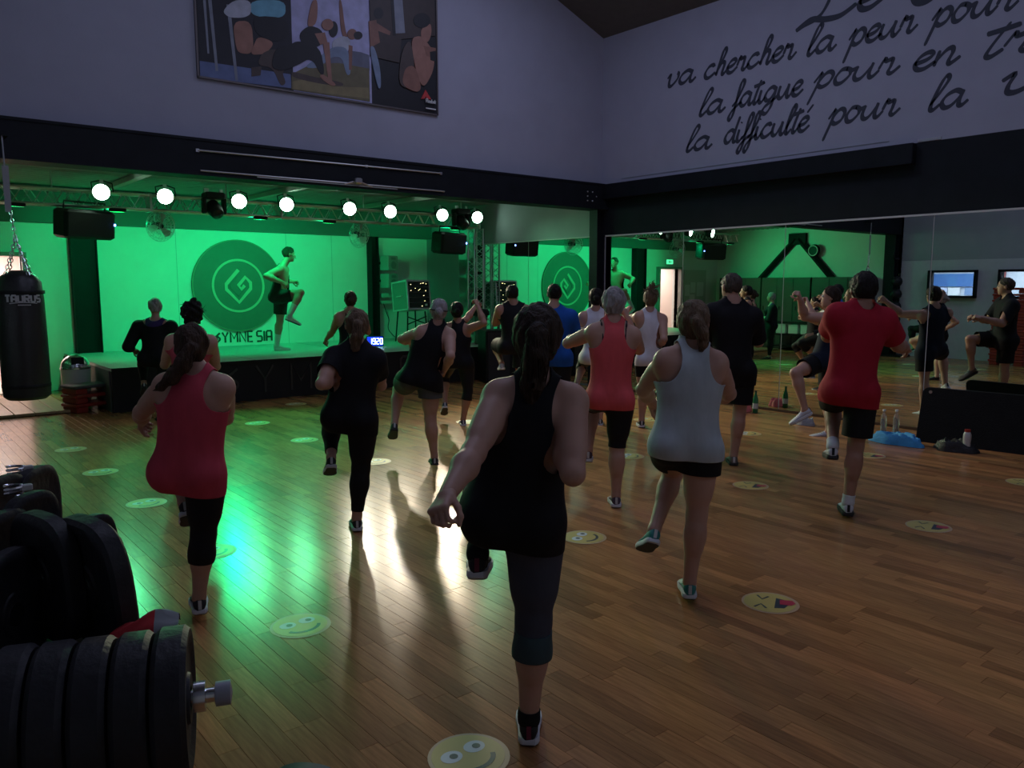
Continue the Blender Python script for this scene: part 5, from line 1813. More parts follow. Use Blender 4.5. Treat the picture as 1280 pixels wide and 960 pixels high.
    for s in 'LR':
        an, kn = J['a' + s], J['k' + s]
        sd = nrm(an - kn)
        if s == D['stand']:
            tw = st.get('toe', FW)
            tdir = nrm(np.array([tw[0], tw[1], -.02]))
            upv = UP
        else:
            if st.get('level'):
                tdir = nrm(FW + UP * -.12)
                upv = nrm(UP * .9 - sd * .3)
            else:
                tdir = nrm(FW * .85 + sd * st.get('point', .45))
                upv = nrm(-sd * .7 + UP * .5 + tdir * .2)
        feet[s] = (tdir, upv)
        pr.cone(an, an - upv * .045 * k_ + tdir * .05 * k_, .034 * k_, .03 * k_, 'ft' + s, .02)
        pr.cone(an - upv * .05 * k_ + tdir * .03 * k_, an - upv * .058 * k_ + tdir * .13 * k_, .026 * k_, .022 * k_, 'ft' + s, .02)
    bs = [pr.bounds(q) for q in pr.p]
    lo = np.min([b[0] for b in bs], 0) - .05
    hi = np.max([b[1] for b in bs], 0) + .05
    g = Grid(lo, hi, res)
    for q in pr.p:
        g.splat(pr, q)
    V, Q = surface_nets(g.F, lo, res)
    Vb, Fb = [V], [Q]
    nV = len(V)
    for s, sx in (('L', -1), ('R', 1)):
        d = nrm(J['w' + s] - J['e' + s])
        n = nrm(np.cross(d, np.cross(d, fs_))) * -1 if abs(d @ fs_) < .9 else us
        n = nrm(-fs_ * .4 + us * .6 + xs * sx * .6)
        hv, hq = hand_mesh(J['w' + s], d, n, sx * st.get('hflip', 1), S, st.get('curl', .85), .0045 if res < .0095 else .006)
        Vb.append(hv)
        Fb.append(hq + nV)
        nV += len(hv)
    body = mesh_obj('body', np.concatenate(Vb), np.concatenate(Fb), skin, root)
    # ---------------- clothes
    ALL = ['torso', 'head'] + [a + b for a in ('ua', 'fa', 'th', 'sh', 'ft') for b in 'LR']

    def garment(nm, m, off, allowed, field, extra=None, par=root):
        F = g.F
        if extra:
            g2 = Grid(lo, hi, res)
            g2.F = g.F.copy()
            ep = Prims()
            extra(ep)
            for q in ep.p:
                g2.splat(ep, q)
            F = g2.F
        v, q = surface_nets(F, lo, res, off)
        if len(v) == 0:
            return
        fa = pr.dist(v, [t for t in ALL if t not in allowed]) - pr.dist(v, allowed)
        f = np.minimum(fa + .004, field(v))
        v2, f2 = clip_mesh(v, q, f)
        if len(f2) == 0:
            return
        v2, f2 = main_piece(v2, f2)
        o = mesh_obj(nm, v2, f2, m, par)
        so = o.modifiers.new('thickness', 'SOLIDIFY')
        so.thickness = .004
        so.offset = -1
        return o

    X = lambda v: np.abs((v - Pc) @ xs) / max(a_sh, .1)
    Z = lambda v: ((v - Pc) @ us) / Ls
    Y = lambda v: (v - Pc) @ fs_

    def along(v, a, b):
        d = J[b] - J[a]
        l = np.linalg.norm(d)
        return ((v - J[a]) @ d) / l, l

    def limb_limit(v, a, b, tag_, t, far=.055):
        s_, l = along(v, a, b)
        return np.maximum(l * t - s_, pr.dist(v, [tag_]) - far)

    def hem_field(v, hem):
        f = (v - Pc) @ us + hem
        for s in 'LR':
            s_, l = along(v, 'h' + s, 'k' + s)
            f = np.minimum(f, hem + .05 - s_)
        return f

    def tank_field(v, hem, arm, neckb=.10, neckf=.30, armz=.25):
        f = hem_field(v, hem)
        x, z, y = X(v), Z(v), Y(v)
        aw = np.where(y < 0, arm, min(arm, .5))
        f = np.minimum(f, (np.sqrt(((x - 1.12) / aw) ** 2 + ((z - .90) / armz) ** 2) - 1) * .06)
        f = np.minimum(f, (1.02 - x) * a_sh + np.maximum(0, (.66 - z)) * 2)
        nb = np.where(y < 0, neckb, neckf)
        f = np.minimum(f, (np.sqrt((x / .38) ** 2 + ((z - 1.08) / nb) ** 2) - 1) * .06)
        return f

    over = any(q[0] == 'shorts' for q in st['wear'])

    def drape(ep):
        lo_ = st.get('loose', 1.0)
        if over:
            sh_ = [q[3] for q in st['wear'] if q[0] == 'shorts'][0]
            for s in 'LR':
                ep.cone(lerp(J['h' + s], J['k' + s], .02), lerp(J['h' + s], J['k' + s], sh_.get('t', .5) * 1.1), .054 * S * wh + .006, .052 * S * sh_.get('flare', 1.12) * (.55 + .45 * wh) + .006, 'd', .045)
            ep.ell(Pc + us * .035 * S, Rh, (.084 * S * wh + .004, .062 * S * wh + .006, .082 * S), 'd', .05)
        ep.ell(Pc + us * .02 * S, Rh, (.084 * S * wh * lo_, .070 * S * wh * lo_, .105 * S), 'd', .06)
        ep.ell(lerp(Pc, J['neck'], .42), R, ((.086 if over else .079) * S * w * lo_, .064 * S * w * lo_, .17 * S), 'd', .06)

    for gi in st['wear']:
        kind, nm, m = gi[0], gi[1], gi[2]
        o_ = gi[3] if len(gi) > 3 else {}
        if kind == 'tank':
            garment(nm, m, o_.get('off', .015 if over else .008), ['torso', 'thL', 'thR'], lambda v: tank_field(v, o_.get('hem', .08), o_.get('arm', .62), o_.get('nb', .10), o_.get('nf', .30), o_.get('armz', .25)), drape if o_.get('drape', True) else None)
        elif kind == 'tee':
            sl = o_.get('sleeve', .5)
            al = ['torso', 'thL', 'thR', 'uaL', 'uaR'] + (['faL', 'faR'] if sl > 1 else [])

            def tf(v):
                f = hem_field(v, o_.get('hem', .10))
                x, z, y = X(v), Z(v), Y(v)
                f = np.minimum(f, (np.sqrt((x / o_.get('nx', .40)) ** 2 + ((z - 1.10) / np.where(y < 0, o_.get('nb', .12), .2)) ** 2) - 1) * .06)
                f = np.minimum(f, np.maximum(1.13 - z, (x - .45)) * .3)
                for s in 'LR':
                    if sl <= 1:
                        f = np.minimum(f, limb_limit(v, 's' + s, 'e' + s, 'ua' + s, sl))
                    else:
                        f = np.minimum(f, limb_limit(v, 'e' + s, 'w' + s, 'fa' + s, sl - 1))
                return f

            def ex(ep):
                drape(ep)
                if not o_.get('tight'):
                    for s in 'LR':
                        ep.cone(J['s' + s], lerp(J['s' + s], J['e' + s], min(sl, 1)), .037 * S * (.6 + .4 * w), .037 * S * (.6 + .4 * w), 'd', .03)
                    ep.cone(lerp(J['sL'], J['sR'], .08) - us * .02 * S, lerp(J['sL'], J['sR'], .92) - us * .02 * S, .042 * S, .042 * S, 'd', .05)
            garment(nm, m, o_.get('off', .016 if over else .010), al, tf, ex)
        elif kind == 'leggings':
            t = o_.get('t', .5)

            def lf(v):
                f = .09 * S - (v - Pc) @ us
                for s in 'LR':
                    if t > 1e-6:
                        f = np.minimum(f, limb_limit(v, 'k' + s, 'a' + s, 'sh' + s, t))
                    else:
                        f = np.minimum(f, limb_limit(v, 'h' + s, 'k' + s, 'th' + s, 1 + t, .07))
                return f
            garment(nm, m, .006, ['torso', 'thL', 'thR'] + (['shL', 'shR'] if t > 0 else []), lf)
            if 'band' in o_:
                for s in 'LR':
                    def bf(v):
                        s_, l = along(v, 'k' + s, 'a' + s)
                        return np.minimum(np.minimum(l * t - s_, s_ - l * (t - .26)), .06 - pr.dist(v, ['sh' + s]))
                    garment('cuff_band', o_['band'], .0085, ['sh' + s, 'th' + s], bf)
        elif kind == 'shorts':
            t = o_.get('t', .5)

            def sf(v):
                f = .085 * S - (v - Pc) @ us
                for s in 'LR':
                    f = np.minimum(f, limb_limit(v, 'h' + s, 'k' + s, 'th' + s, t, .09))
                return f

            def ex2(ep):
                fl = o_.get('flare', 1.12)
                for s in 'LR':
                    ep.cone(lerp(J['h' + s], J['k' + s], .02), lerp(J['h' + s], J['k' + s], t * 1.1), .054 * S * wh, .052 * S * fl * (.55 + .45 * wh), 'd', .04)
            garment(nm, m, .009, ['torso', 'thL', 'thR'], sf, ex2)
        elif kind == 'strap':
            # bra straps showing on the bare shoulder blades
            for sx in (-1, 1):
                pts = []
                for q in range(9):
                    tt = q / 8
                    p = lerp(J['neck'], J['sR'] if sx > 0 else J['sL'], .62) + us * .05 - fs_ * .0
                    z_ = 1.0 - .34 * tt
                    base_ = Pc + us * Ls * z_ + xs * sx * a_sh * (.66 - .16 * tt)
                    # push out to the skin from inside
                    dd = -fs_
                    lo_t, hi_t = 0.0, .25
                    for _ in range(12):
                        mid = (lo_t + hi_t) / 2
                        if min(pr.dist((base_ + dd * mid)[None], ALL)) < -.002:
                            lo_t = mid
                        else:
                            hi_t = mid
                    pts.append(base_ + dd * (hi_t + .003))
                MB().tube(pts, .0085, 6).build(nm, m, root)
        elif kind == 'sock':
            for s in 'LR':
                def kf(v):
                    s_, l = along(v, 'k' + s, 'a' + s)
                    return np.minimum(s_ - l * o_.get('t', .80), .07 - pr.dist(v, ['sh' + s, 'ft' + s]))
                garment(nm, m, .005, ['sh' + s, 'ft' + s], kf)
    sc_, so_, la_ = st['shoes']
    for s in 'LR':
        shoe(root, heel, J['a' + s], feet[s][0], feet[s][1], S, sc_, so_, la_, 'shoe')
    # ---------------- hair
    hs = st['hair']
    hp = Prims()
    th_ = hs.get('thick', .012)
    hp.ell(Hc + hu * .027 * k_ - hf * .008 * k_, RH, np.array([.077 + th_, .096 + th_, .092 + th_]) * k_, 'cap', .02)
    if hs.get('nape', True):
        hp.ell(Hc - hu * .030 * k_ - hf * .040 * k_, RH, np.array([.062, .052, .062]) * k_, 'cap', .03)
    toW = lambda p: Hc + (hr * p[0] + hf * p[1] + hu * p[2]) * k_
    for ch in hs.get('tails', []):
        pts = [toW(p) for p in ch]
        for q in range(len(pts) - 1):
            hp.cone(pts[q], pts[q + 1], ch[q][3] * k_, ch[q + 1][3] * k_, 'tail', .015)
    bs = [hp.bounds(q) for q in hp.p]
    lo2 = np.min([b[0] for b in bs], 0) - .03
    hi2 = np.max([b[1] for b in bs], 0) + .03
    hres = hs.get('res', .007)
    g2 = Grid(lo2, hi2, hres)
    for q in hp.p:
        g2.splat(hp, q)
    am = hs.get('wild', .0022)
    fr = hs.get('freq', 110)
    GX, GY, GZ = np.meshgrid(*g2.ax, indexing='ij')
    nz_ = np.sin(GX * fr + 3 * np.sin(GZ * fr * .35)) + np.sin(GY * fr * 1.13 + 2 * np.sin(GZ * fr * .4 + 1)) + np.sin(GZ * fr * hs.get('fz', .35) + GX * fr * .6)
    g2.F += (nz_ * am).astype(np.float32)
    hv, hq = surface_nets(g2.F, lo2, hres)
    rel = hv - Hc
    yy, zz = rel @ hf, rel @ hu
    # hairline: off the face, over the forehead, down to the nape
    q_ = np.clip((zz + .012 * k_) / (.065 * k_), 0, 1)
    f = (-.006 + (hs.get('front', .070) + .006) * q_ * q_ * (3 - 2 * q_)) * k_ - yy
    f = np.minimum(f, zz + hs.get('low', .085) * k_)
    if hs.get('tails'):
        f = np.maximum(f, np.minimum(hp.dist(hv, ['cap']) - .010, .008 - hp.dist(hv, ['tail'])))
    hv2, hf2 = clip_mesh(hv, hq, f)
    hair_o = mesh_obj('hair', hv2, hf2, hs['mat'], root)
    rg = np.random.RandomState(len(name) * 7)
    ns = hs.get('strands', 0)
    if ns:
        mbs = MB()
        for ch in hs['tails']:
            P_ = catmull([tuple(toW(p)) + (p[3] * k_,) for p in ch], 4)
            for q in range(ns):
                ph, rr = rg.rand() * 6.28, rg.uniform(.75, 1.12)
                a0 = rg.randint(0, max(1, len(P_) // 2))
                pts = []
                for i in range(a0, len(P_)):
                    p = np.array(P_[i][:3])
                    r_ = P_[i][3] * rr + .004 * (i - a0) / len(P_) * rg.uniform(.5, 2)
                    pts.append(p + (hr * math.cos(ph + .08 * i) + hf * math.sin(ph + .08 * i)) * r_)
                pts.append(pts[-1] + (pts[-1] - pts[-2]) * rg.uniform(.4, 1.6))
                if len(pts) > 2:
                    n2 = len(pts)
                    mbs.tube(pts, [.0026 * (1 - .75 * i / n2) for i in range(n2)], 4, cap=False)
        so = mbs.build('hair_strands', hs['mat'], hair_o, recalc=False)
        so['kind'] = 'stuff'
    ns = hs.get('flyaway', 0)
    if ns:
        mbs = MB()
        cc = toW(hs['flyc'])
        for q in range(ns):
            dv = nrm(rg.randn(3) * np.array(hs.get('flys', (1, 1, 1))) + np.array([0, 0, hs.get('flyup', .3)]))
            dv = nrm(hr * dv[0] + hf * dv[1] + hu * dv[2])
            l = rg.uniform(*hs.get('flyl', (.05, .11))) * k_
            sd2 = nrm(np.cross(dv, rg.randn(3)))
            pts = [cc + dv * (l * t * .95) + sd2 * (l * .35 * math.sin(t * 2.6)) + UP * (-.02 * t * t * hs.get('droop', 1)) for t in np.linspace(.25, 1, 7)]
            r0 = hs.get('flyr', .006) * k_
            mbs.tube(pts, [r0 * (1 - .8 * i / 6) for i in range(7)], 5, cap=False)
        so = mbs.build('loose_locks', hs['mat'], hair_o, recalc=False)
        so['kind'] = 'stuff'
    if hs.get('tie'):
        c = toW(hs['tie'][0])
        MB().lathe([(hs['tie'][1] * .8 * k_, -.010), (hs['tie'][1] * k_, -.006), (hs['tie'][1] * k_, .006), (hs['tie'][1] * .8 * k_, .010)], c, 16, tuple(hr * hs['tie'][2][0] + hf * hs['tie'][2][1] + hu * hs['tie'][2][2])).build('hair_tie', M_BLACK, hair_o, smooth=True)
    # ---------------- face
    for sx in (-1, 1):
        c = Hc + hr * sx * .032 * k_ + hf * .083 * k_ + hu * .008 * k_
        e = MB().lathe([(.001, -.012), (.008, -.009), (.012, 0), (.008, .009), (.001, .012)], c, 10, tuple(hu)).build('eye', mat('eye_white', (.75, .73, .7), .2), root, smooth=True)
        MB().lathe([(.0062, 0), (.004, .002), (.0001, .0025)], c + hf * .0105, 10, tuple(hf)).build('iris', mat('eye_iris', (.05, .03, .02), .2), e)
        b0 = Hc + hr * sx * .032 * k_ + hf * .094 * k_ + hu * .030 * k_
        MB().tube([b0 - hr * .016 * k_ - hu * .003, b0 + hu * .003, b0 + hr * .016 * k_ - hu * .003 - hf * .006], .0035, 5).build('eyebrow', hs['mat'], root)
    m0 = Hc - hu * .062 * k_ + hf * .0905 * k_
    MB().tube([m0 - hr * .022 * k_ - hf * .006, m0 + hf * .003, m0 + hr * .022 * k_ - hf * .006], [.003, .0062, .003], 6).build('lips', mat('lips', (.38, .13, .11), .5), root, smooth=True)
    if st.get('glasses'):
        gm = mat('glasses_frame', (.05, .04, .04), .3)
        mbg = MB()
        for sx in (-1, 1):
            c = Hc + hr * sx * .034 * k_ + hf * .108 * k_ + hu * .004 * k_
            mbg.tube([c + (hr * math.cos(q * PI / 8) * .026 + hu * math.sin(q * PI / 8) * .022) * k_ for q in range(16)], .0022, 5, closed=True)
            mbg.tube([c + hr * sx * .026 * k_, c + hr * sx * .056 * k_ - hf * .03 * k_, Hc + hr * sx * .092 * k_ - hf * .005 * k_ + hu * .01 * k_], .002, 5)
        mbg.build('glasses', gm, root)
    if 'after' in st:
        st['after'](root, Hc, hr, hf, hu, k_)
    return root

PEOPLE = {
    'front': {'S': 1.634, 'z0': 0, 'stand': 'R', 'face': 40.4, 'heel': [1.808, 2.123, -0.0], 'J': {'hL': [1.724, 2.243, 0.878], 'hR': [1.853, 2.138, 0.848], 'neck': [1.838, 2.124, 1.361], 'head': [1.862, 2.144, 1.512], 'sL': [1.74, 2.205, 1.307], 'sR': [1.938, 2.044, 1.292], 'eL': [1.533, 2.079, 1.156], 'wL': [1.337, 1.948, 1.075], 'eR': [1.815, 1.903, 1.076], 'wR': [1.922, 2.105, 1.176], 'kR': [1.843, 2.134, 0.471], 'aR': [1.83, 2.144, 0.093], 'kL': [1.951, 2.581, 0.863], 'aL': [1.711, 2.299, 0.716]}},
    'coral_left': {'S': 1.548, 'z0': 0, 'stand': 'R', 'face': 14.9, 'heel': [1.224, 4.025, 0.0], 'J': {'hL': [1.154, 4.12, 0.783], 'hR': [1.293, 4.007, 0.774], 'neck': [1.269, 4.014, 1.287], 'head': [1.261, 4.046, 1.4], 'sL': [1.15, 4.111, 1.212], 'sR': [1.366, 3.934, 1.204], 'eL': [1.089, 4.337, 1.058], 'wL': [1.146, 4.559, 0.973], 'eR': [1.444, 4.13, 1.019], 'wR': [1.445, 4.37, 1.063], 'kR': [1.27, 4.026, 0.449], 'aR': [1.241, 4.049, 0.124], 'kL': [1.274, 4.499, 0.821], 'aL': [1.235, 4.186, 0.59]}},
    'grey_hair': {'S': 1.55, 'z0': 0, 'stand': 'R', 'face': 13.2, 'heel': [2.846, 10.602, 0.0], 'J': {'hL': [2.786, 10.69, 0.792], 'hR': [2.966, 10.544, 0.782], 'neck': [2.89, 10.593, 1.275], 'head': [2.895, 10.615, 1.434], 'sL': [2.716, 10.735, 1.195], 'sR': [3.034, 10.475, 1.195], 'eL': [2.588, 10.748, 0.947], 'wL': [2.706, 10.95, 0.881], 'eR': [3.094, 10.527, 0.928], 'wR': [3.067, 10.758, 0.998], 'kR': [2.919, 10.582, 0.424], 'aR': [2.873, 10.619, 0.067], 'kL': [2.832, 11.084, 0.782], 'aL': [2.783, 10.892, 0.448]}},
    'pink_back': {'S': 1.561, 'z0': 0, 'stand': 'R', 'face': 14.9, 'heel': [2.202, 7.221, 0.0], 'J': {'hL': [2.139, 7.312, 0.81], 'hR': [2.292, 7.187, 0.796], 'neck': [2.252, 7.206, 1.291], 'head': [2.27, 7.218, 1.444], 'sL': [2.119, 7.315, 1.221], 'sR': [2.38, 7.102, 1.214], 'eL': [2.096, 7.486, 0.998], 'wL': [2.236, 7.664, 1.094], 'eR': [2.464, 7.235, 0.98], 'wR': [2.434, 7.449, 1.098], 'kR': [2.255, 7.217, 0.434], 'aR': [2.22, 7.245, 0.073], 'kL': [2.234, 7.702, 0.809], 'aL': [2.222, 7.639, 0.42]}},
    'black_tee': {'S': 1.558, 'z0': 0, 'stand': 'R', 'face': 24.5, 'heel': [2.571, 4.869, 0.0], 'J': {'hL': [2.498, 4.967, 0.812], 'hR': [2.638, 4.853, 0.79], 'neck': [2.609, 4.864, 1.308], 'head': [2.625, 4.889, 1.431], 'sL': [2.489, 4.961, 1.216], 'sR': [2.704, 4.786, 1.205], 'eL': [2.313, 4.802, 1.064], 'wL': [2.49, 4.972, 1.056], 'eR': [2.828, 4.935, 1.0], 'wR': [2.857, 5.167, 1.075], 'kR': [2.624, 4.877, 0.439], 'aR': [2.591, 4.891, 0.088], 'kL': [2.634, 5.329, 0.704], 'aL': [2.475, 5.023, 0.514]}},
    'bare_shoulder': {'S': 1.635, 'z0': 0, 'stand': 'R', 'face': 24.5, 'heel': [5.073, 9.617, 0.0], 'J': {'hL': [5.002, 9.714, 0.828], 'hR': [5.16, 9.585, 0.817], 'neck': [5.084, 9.634, 1.375], 'head': [5.096, 9.65, 1.512], 'sL': [4.959, 9.736, 1.29], 'sR': [5.214, 9.528, 1.279], 'eL': [4.973, 9.939, 1.089], 'wL': [4.982, 10.157, 0.969], 'eR': [5.359, 9.667, 1.076], 'wR': [5.385, 9.889, 1.187], 'kR': [5.137, 9.604, 0.445], 'aR': [5.097, 9.636, 0.072], 'kL': [5.152, 10.075, 0.744], 'aL': [5.095, 9.937, 0.381]}},
    'grey_shorts': {'S': 1.581, 'z0': 0, 'stand': 'R', 'face': 29.5, 'heel': [4.166, 6.283, 0.0], 'J': {'hL': [4.008, 6.451, 0.821], 'hR': [4.161, 6.326, 0.798], 'neck': [4.219, 6.292, 1.343], 'head': [4.242, 6.299, 1.462], 'sL': [4.096, 6.366, 1.269], 'sR': [4.311, 6.217, 1.237], 'eL': [4.04, 6.635, 1.19], 'wL': [4.238, 6.779, 1.142], 'eR': [4.188, 6.03, 1.06], 'wR': [4.255, 6.221, 0.915], 'kR': [4.157, 6.329, 0.435], 'aR': [4.184, 6.308, 0.071], 'kL': [4.105, 6.818, 0.677], 'aL': [3.935, 6.621, 0.376]}},
    'arms_up': {'S': 1.539, 'z0': 0, 'stand': 'R', 'face': 31.4, 'heel': [5.645, 7.867, 0.0], 'J': {'hL': [5.538, 7.992, 0.789], 'hR': [5.697, 7.863, 0.769], 'neck': [5.632, 7.916, 1.26], 'head': [5.611, 7.934, 1.395], 'sL': [5.531, 8.025, 1.192], 'sR': [5.682, 7.837, 1.175], 'eL': [5.794, 8.007, 1.282], 'wL': [5.976, 8.054, 1.435], 'eR': [5.755, 7.582, 1.259], 'wR': [5.758, 7.711, 1.465], 'kR': [5.71, 7.852, 0.422], 'aR': [5.663, 7.891, 0.074], 'kL': [5.661, 8.277, 0.574], 'aL': [5.552, 8.124, 0.257]}},
    'dark_man': {'S': 1.712, 'z0': 0, 'stand': 'R', 'face': 34.8, 'heel': [6.957, 8.443, 0.0], 'J': {'hL': [6.865, 8.557, 0.867], 'hR': [7.036, 8.418, 0.856], 'neck': [6.944, 8.479, 1.453], 'head': [6.94, 8.509, 1.583], 'sL': [6.8, 8.597, 1.377], 'sR': [7.071, 8.376, 1.377], 'eL': [6.879, 8.805, 1.182], 'wL': [7.107, 8.894, 1.263], 'eR': [7.233, 8.447, 1.14], 'wR': [7.295, 8.676, 1.242], 'kR': [7.019, 8.431, 0.465], 'aR': [6.985, 8.459, 0.074], 'kL': [6.995, 8.955, 0.867], 'aL': [6.863, 8.643, 0.635]}},
    'blue_tee': {'S': 1.728, 'z0': 0, 'stand': 'R', 'face': 37.4, 'heel': [6.421, 7.019, 0.0], 'J': {'hL': [6.318, 7.142, 0.874], 'hR': [6.496, 6.996, 0.864], 'neck': [6.397, 7.064, 1.448], 'head': [6.424, 7.081, 1.598], 'sL': [6.251, 7.184, 1.372], 'sR': [6.552, 6.938, 1.335], 'eL': [6.277, 7.345, 1.117], 'wL': [6.509, 7.435, 1.203], 'eR': [6.703, 6.996, 1.079], 'wR': [6.763, 7.231, 1.183], 'kR': [6.476, 7.013, 0.468], 'aR': [6.448, 7.036, 0.073], 'kL': [6.565, 7.481, 0.821], 'aL': [6.559, 7.414, 0.411]}},
    'white_back': {'S': 1.66, 'z0': 0, 'stand': 'R', 'face': 40.0, 'heel': [6.976, 6.854, 0.0], 'J': {'hL': [6.884, 6.969, 0.84], 'hR': [7.043, 6.839, 0.83], 'neck': [6.939, 6.911, 1.403], 'head': [6.959, 6.92, 1.548], 'sL': [6.827, 7.002, 1.326], 'sR': [7.075, 6.8, 1.316], 'eL': [6.912, 7.157, 1.102], 'wL': [7.13, 7.239, 1.191], 'eR': [7.22, 6.879, 1.083], 'wR': [7.304, 7.087, 1.191], 'kR': [7.024, 6.854, 0.452], 'aR': [7.005, 6.87, 0.075], 'kL': [7.114, 7.289, 0.742], 'aL': [6.851, 7.128, 0.49]}},
    'coral_right': {'S': 1.68, 'z0': 0, 'stand': 'R', 'face': 41.2, 'heel': [4.42, 4.142, 0.0], 'J': {'hL': [4.324, 4.259, 0.852], 'hR': [4.456, 4.151, 0.84], 'neck': [4.398, 4.185, 1.439], 'head': [4.419, 4.207, 1.564], 'sL': [4.288, 4.276, 1.355], 'sR': [4.512, 4.093, 1.331], 'eL': [4.271, 4.547, 1.256], 'wL': [4.489, 4.667, 1.298], 'eR': [4.735, 4.225, 1.203], 'wR': [4.678, 4.299, 1.437], 'kR': [4.437, 4.167, 0.467], 'aR': [4.436, 4.167, 0.093], 'kL': [4.573, 4.569, 0.747], 'aL': [4.399, 4.441, 0.406]}},
    'bun': {'S': 1.65, 'z0': 0, 'stand': 'L', 'face': 42.6, 'heel': [7.197, 6.386, 0.0], 'J': {'hL': [7.237, 6.392, 0.825], 'hR': [7.386, 6.271, 0.825], 'neck': [7.279, 6.345, 1.401], 'head': [7.3, 6.354, 1.542], 'sL': [7.177, 6.428, 1.335], 'sR': [7.399, 6.247, 1.306], 'eL': [7.225, 6.702, 1.277], 'wL': [7.407, 6.819, 1.397], 'eR': [7.284, 6.12, 1.08], 'wR': [7.406, 6.305, 0.97], 'kL': [7.243, 6.387, 0.459], 'aL': [7.233, 6.395, 0.093], 'kR': [7.724, 6.427, 0.669], 'aR': [7.518, 6.32, 0.348]}},
    'white_right': {'S': 1.628, 'z0': 0, 'stand': 'R', 'face': 45.9, 'heel': [3.353, 2.608, 0.0], 'J': {'hL': [3.28, 2.706, 0.863], 'hR': [3.415, 2.596, 0.846], 'neck': [3.367, 2.635, 1.386], 'head': [3.381, 2.65, 1.506], 'sL': [3.251, 2.717, 1.315], 'sR': [3.458, 2.548, 1.299], 'eL': [3.318, 2.926, 1.133], 'wL': [3.517, 3.027, 1.023], 'eR': [3.665, 2.615, 1.114], 'wR': [3.811, 2.805, 1.044], 'kR': [3.403, 2.606, 0.478], 'aR': [3.381, 2.624, 0.11], 'kL': [3.56, 2.898, 0.639], 'aL': [3.277, 2.79, 0.38]}},
    'black_man': {'S': 1.82, 'z0': 0, 'stand': 'R', 'face': 48.2, 'heel': [6.338, 4.468, 0.0], 'J': {'hL': [6.252, 4.577, 0.918], 'hR': [6.427, 4.434, 0.91], 'neck': [6.332, 4.499, 1.554], 'head': [6.336, 4.534, 1.687], 'sL': [6.178, 4.624, 1.45], 'sR': [6.474, 4.382, 1.413], 'eL': [6.274, 4.76, 1.185], 'wL': [6.524, 4.856, 1.24], 'eR': [6.656, 4.433, 1.163], 'wR': [6.801, 4.651, 1.239], 'kR': [6.41, 4.448, 0.502], 'aR': [6.379, 4.473, 0.094], 'kL': [6.581, 4.877, 0.918], 'aL': [6.523, 4.844, 0.486]}},
    'red_tee': {'S': 1.78, 'z0': 0, 'stand': 'R', 'face': 55.0, 'heel': [5.527, 2.881, 0.0], 'J': {'hL': [5.459, 2.975, 0.952], 'hR': [5.608, 2.853, 0.941], 'neck': [5.573, 2.869, 1.548], 'head': [5.583, 2.874, 1.667], 'sL': [5.419, 2.969, 1.492], 'sR': [5.707, 2.773, 1.456], 'eL': [5.611, 3.142, 1.327], 'wL': [5.859, 3.2, 1.407], 'eR': [5.943, 2.775, 1.261], 'wR': [6.202, 2.834, 1.233], 'kR': [5.596, 2.876, 0.527], 'aR': [5.56, 2.892, 0.113], 'kL': [5.806, 3.184, 0.79], 'aL': [5.524, 3.013, 0.519]}},
    'navy': {'S': 1.697, 'z0': 0, 'stand': 'R', 'face': -35.0, 'heel': [8.384, 4.626, 0.0], 'J': {'hL': [8.211, 4.664, 0.876], 'hR': [8.449, 4.702, 0.849], 'neck': [8.418, 4.624, 1.429], 'head': [8.358, 4.673, 1.57], 'sL': [8.215, 4.544, 1.348], 'sR': [8.578, 4.687, 1.325], 'eL': [8.063, 4.798, 1.36], 'wL': [7.899, 4.765, 1.556], 'eR': [8.544, 4.981, 1.326], 'wR': [8.68, 5.13, 1.487], 'kR': [8.431, 4.691, 0.454], 'aR': [8.457, 4.67, 0.059], 'kL': [7.816, 4.734, 0.765], 'aL': [7.89, 4.645, 0.374]}},
    'instructor': {'S': 1.755, 'z0': 0.6, 'stand': 'L', 'face': 100.0, 'heel': [5.459, 13.1, 0.6], 'J': {'hL': [5.588, 13.059, 1.501], 'hR': [5.477, 12.93, 1.503], 'neck': [5.614, 12.973, 2.037], 'head': [5.7, 12.929, 2.224], 'sL': [5.699, 13.11, 1.973], 'sR': [5.505, 12.856, 1.967], 'eL': [5.716, 13.366, 1.799], 'wL': [5.977, 13.429, 1.773], 'eR': [5.229, 12.765, 1.859], 'wR': [5.447, 12.644, 1.755], 'kL': [5.566, 13.077, 1.1], 'aL': [5.513, 13.12, 0.699], 'kR': [5.734, 12.581, 1.584], 'aR': [5.506, 12.538, 1.22]}},
}

BLK = cloth('black_jersey', (.010, .010, .012), .75)
BLK2 = cloth('black_leggings_knit', (.011, .011, .013), .6, .12)
CORAL = cloth('coral_jersey', (.50, .060, .090), .8)
CORAL2 = cloth('salmon_coral_jersey', (.66, .095, .105), .8)
PINK = cloth('pink_jersey', (.52, .08, .12), .8)
GREYL = cloth('charcoal_leggings_knit', (.055, .058, .078), .7, .2)
TEALB = cloth('teal_grey_band', (.045, .075, .085), .7, .2)
PALE = cloth('pale_blue_grey_jersey', (.42, .47, .50), .85)
WHT = cloth('white_jersey', (.66, .64, .70), .85)
BLUE = cloth('royal_blue_jersey', (.015, .085, .36), .8)
RED = cloth('red_jersey', (.36, .016, .032), .8)
NAVY = cloth('navy_jersey', (.012, .016, .030), .8)
PURP = cloth('purple_jersey', (.05, .03, .11), .8)
GSH = cloth('grey_short_cloth', (.085, .085, .085), .85, .4)
BSH = cloth('black_short_cloth', (.012, .012, .013), .75, .4)
DGRN = cloth('dark_sports_cloth', (.030, .034, .032), .8)
S_BLK = mat('black_shoe_mesh', (.013, .013, .016), .7, bump=.2, bscale=200)
S_NAVY = mat('navy_shoe_mesh', (.02, .03, .07), .7)
